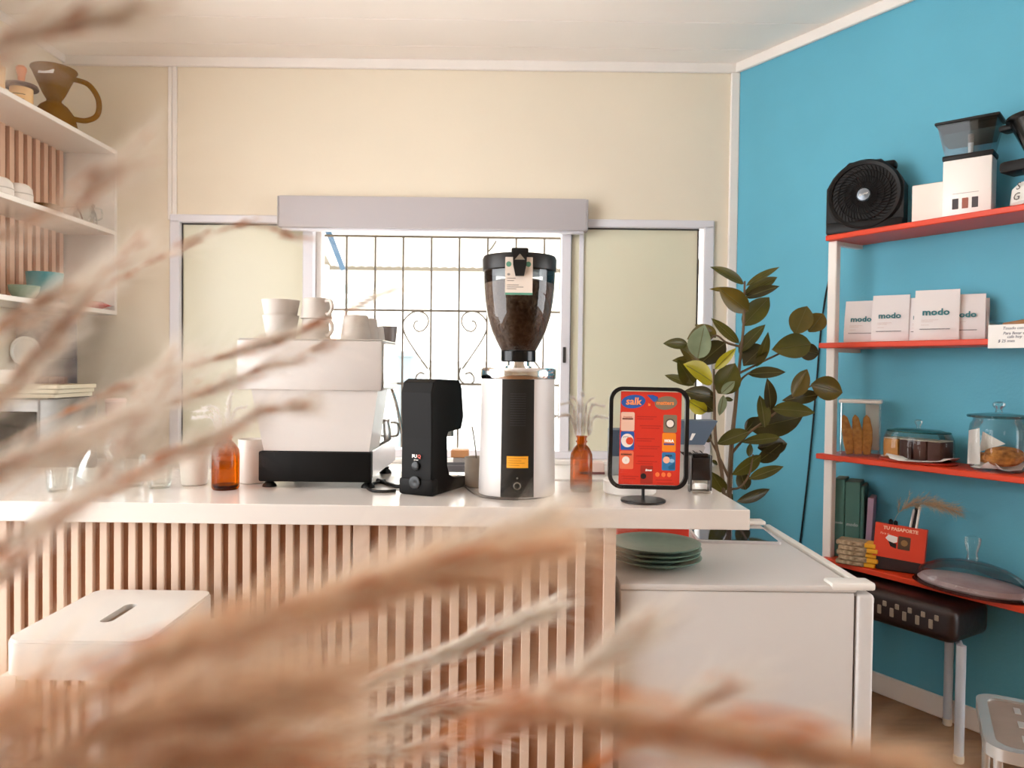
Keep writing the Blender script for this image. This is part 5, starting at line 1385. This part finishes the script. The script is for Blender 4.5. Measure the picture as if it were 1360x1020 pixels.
# upper left sprays
plume('blurred grass plume drooping across the window frame at upper left', [(-120, 560, .50), (20, 445, .50), (130, 385, .50), (205, 345, .50), (280, 310, .50), (330, 299, .50), (398, 314, .50)], .35, 30, 9, .12, .04, .026, .00012, .0007, 1, lumps=7, lumpl=.015)
plume('grass plume whose tip crosses in front of the cups on the machine', [(-90, 640, .46), (60, 560, .46), (170, 512, .46), (260, 482, .47), (345, 458, .48), (430, 428, .49), (505, 392, .50)], .3, 60, 12, .16, .045, .03, .00012, .0006, 2, lumps=7, lumpl=.017, lumpw=.001)
plume('grass plume ending over the espresso machine lettering', [(-60, 720, .48), (90, 600, .48), (200, 545, .48), (270, 520, .48), (330, 497, .48), (400, 470, .48), (445, 448, .48)], .35, 50, 12, .18, .045, .03, .00012, .0006, 3, lumps=6, lumpl=.016, lumpw=.0008)
plume('short grass plume pointing at the middle of the espresso machine', [(-60, 780, .42), (80, 690, .42), (200, 622, .43), (270, 590, .44), (330, 555, .44), (385, 540, .44)], .45, 40, 14, .2, .035, .026, .00012, .0008, 4, lumps=5, lumpl=.015)
plume('blurred grass plume low in front of the left end of the bar', [(-140, 820, .32), (0, 730, .32), (80, 680, .32), (150, 645, .33), (220, 610, .33), (265, 588, .33)], .15, 50, 16, .2, .035, .026, .00012, .0009, 5, ms=M_seed2, lumps=6, lumpl=.015, lumpw=.001)
plume('blurred grass plume rising past the toaster oven', [(-140, 760, .33), (-20, 650, .33), (70, 600, .33), (150, 560, .33), (205, 505, .34)], .15, 50, 16, .25, .035, .028, .00012, .0009, 6, lumps=6)
plume('blurred grass plume pointing up across the round dial', [(-150, 640, .32), (-20, 540, .32), (40, 480, .32), (75, 440, .32), (110, 400, .32)], .15, 40, 16, .22, .035, .028, .00012, .0009, 7, lumps=5)
plume('blurred grass plume in front of the teal cup on the left shelf', [(-150, 470, .32), (-20, 440, .32), (50, 405, .32), (110, 380, .33), (150, 350, .34)], .15, 36, 12, .22, .035, .026, .00012, .0009, 8, lumps=5)
plume('very blurred grass plume at the top left corner of the view', [(-200, 150, .24), (-60, 90, .24), (20, 55, .24), (80, 38, .24), (140, 22, .24)], .1, 44, 15, .28, .035, .03, .00012, .0006, 9, lumps=4, lumpl=.016)
plume('faint blurred grass plume across the second left shelf', [(-160, 330, .26), (-40, 320, .26), (40, 290, .26), (110, 250, .26), (165, 212, .26)], .15, 30, 10, .2, .03, .026, .00012, .0006, 10, lumps=3, lumpl=.018)
plume('blurred grass plume crossing the glass carafe on the bar', [(-160, 900, .30), (-30, 790, .30), (60, 700, .30), (120, 650, .31), (165, 590, .32), (205, 530, .33)], .15, 44, 14, .2, .035, .026, .00012, .0009, 22, lumps=6, lumpl=.015)
plume('blurred grass plume over the low cups at the far left', [(-170, 700, .28), (-50, 640, .28), (30, 610, .28), (100, 580, .29), (150, 560, .30)], .1, 44, 15, .25, .035, .028, .00012, .0009, 23, lumps=4)
# lower mass
plume('large soft plume sweeping over the stool toward the grinder', [(-260, 1120, .20), (-60, 990, .20), (90, 925, .205), (240, 860, .21), (400, 805, .22), (560, 765, .23), (690, 735, .24)], .1, 130, 9, .22, .04, .034, .0002, .0008, 11, mf=M_fluff2, ms=M_seed2, lumps=12, lumpl=.026, lumpw=.0007, lumpo=.0035)
plume('pale soft plume spreading in front of the bar slats', [(-100, 1150, .26), (120, 980, .26), (300, 880, .26), (440, 805, .27), (560, 755, .28), (690, 705, .29)], .25, 110, 9, .22, .045, .04, .0002, .0008, 12, lumps=5, lumpl=.024)
plume('crisp grass plume at the bottom with its tip before the slats', [(80, 1160, .55), (230, 1040, .55), (350, 965, .55), (470, 915, .56), (580, 870, .57), (690, 822, .58)], .25, 110, 12, .17, .07, .036, .0004, .0009, 13, lumps=16, lumpl=.03, lumpw=.0008, lumpo=.004, wild=.15)
plume('crisp low grass plume at the bottom centre', [(60, 1200, .58), (240, 1080, .58), (360, 1000, .58), (470, 965, .58), (560, 945, .58), (640, 938, .58)], .3, 110, 12, .18, .07, .036, .0004, .0009, 14, lumps=14, lumpl=.03, lumpw=.0008, lumpo=.004, wild=.15)
plume('second crisp plume fanning out at the bottom left of centre', [(0, 1200, .52), (150, 1090, .52), (260, 1010, .52), (340, 950, .52), (420, 905, .52)], .3, 60, 7, .28, .06, .034, .00042, .0009, 15, lumps=6, wild=.16)
plume('low crisp plume along the bottom edge of the view', [(60, 1240, .55), (260, 1110, .55), (400, 1030, .55), (520, 1000, .55), (620, 985, .55)], .3, 60, 7, .22, .06, .034, .00042, .0009, 16, lumps=7, wild=.16)
plume('blurred tan plume filling the bottom left corner', [(-300, 1200, .19), (-100, 1060, .19), (60, 1000, .19), (200, 960, .195), (330, 930, .20), (420, 915, .21)], .08, 150, 9, .38, .04, .032, .00013, .0008, 17, mf=M_fluff2, lumps=6)
plume('blurred tan plume along the bottom left edge', [(-250, 1260, .20), (-60, 1120, .20), (100, 1050, .20), (240, 1020, .20), (380, 1010, .21)], .08, 150, 9, .38, .04, .032, .00013, .0008, 18, mf=M_fluff2, ms=M_seed2, lumps=10, lumpl=.028, lumpw=.0008, lumpo=.004)
plume('blurred orange plume across the foot of the fridge', [(420, 1120, .17), (560, 990, .17), (680, 950, .17), (820, 960, .17), (980, 980, .17), (1150, 1010, .17)], .25, 90, 13, .22, .03, .022, .00012, .0006, 19, mf=M_fluff2, ms=M_seed2, lumps=10, lumpl=.024, lumpw=.0009, lumpo=.0035)
plume('blurred pale plume rising before the right end of the slats', [(480, 1180, .26), (600, 1030, .26), (680, 960, .26), (760, 905, .26), (830, 850, .26)], .35, 50, 13, .14, .035, .03, .00012, .0007, 20, lumps=3, lumpl=.016)
plume('blurred pale tuft in front of the fridge side', [(600, 1180, .24), (760, 1040, .24), (840, 985, .24), (900, 950, .24), (945, 925, .24)], .5, 30, 10, .2, .03, .022, .00012, .0007, 21, ms=M_seed2, lumps=4)
# tufts in the amber bottles
def tuft(B, label, dirs, seed0, ln):
    top = B[1]
    for i, (dx, dz, dy, l_) in enumerate(dirs):
        p0 = top + Vector((0, 0, -.06)); p1 = top + Vector((dx * .02, 0, .0))
        p2 = top + Vector((dx * .45, dy * .5, dz * .75)) * ln; p3 = top + Vector((dx, dy, dz * (.95 if abs(dx) < .6 else .8))) * ln
        plume(label % l_, None, .36, 70, 9, .36, .02, .013, .0002, .0008, seed0 + i, mf=M_white_fl, ms=M_white_fl, dens=1.0, lumps=3, lumpl=.01, lumpw=.0004, wild=.5, grp='white grass tufts in the amber bottles', sr=.0008, taper=.6, name='grass_tuft', world_pts=[p0, p1, p2, p3], cat='dried grass')
tuft(B1, 'white feathery grass stem in the left amber bottle, %s', [(-1.0, .55, 0, 'lowest on the left'), (-.95, .8, .1, 'upper one on the left'), (-.6, .95, -.1, 'third from the left'), (.15, 1.2, 0, 'upright in the middle'), (.3, 1.6, .1, 'the tallest'), (.55, .8, .1, 'short one on the right'), (.75, .35, 0, 'drooping on the right')], 40, .085)
tuft(B2, 'white feathery grass stem in the right amber bottle, %s', [(-.85, .85, 0, 'leaning far left'), (-.7, 1.35, .1, 'tall one on the left'), (-.35, 1.4, -.1, 'left of the middle'), (.0, 1.5, 0, 'upright in the middle'), (.35, 1.35, .1, 'right of the middle'), (.7, 1.3, 0, 'tall one on the right'), (.9, .8, 0, 'leaning far right')], 60, .08)
# tuft in the pen box
q0 = RM[rx.name] @ Vector((-.02, .01, .09))
ax_ = WD
qq = [q0, q0 + Vector((0, 0, .10)) + WD * .0, q0 + Vector((0, 0, .17)) + WD * .05, q0 + Vector((0, 0, .195)) + WD * .14, q0 + Vector((0, 0, .185)) + WD * .22]
plume('beige dried grass tuft bending out of the red pen box', None, .35, 90, 14, .5, .07, .03, .0004, .0012, 90, mf=translucent('tuft_beige', (226, 200, 160), .3), ms=M_straw, dens=1.0, lumps=3, wild=.3, grp=None, sr=.001, taper=.3, name='grass_tuft', world_pts=qq, cat='dried grass')
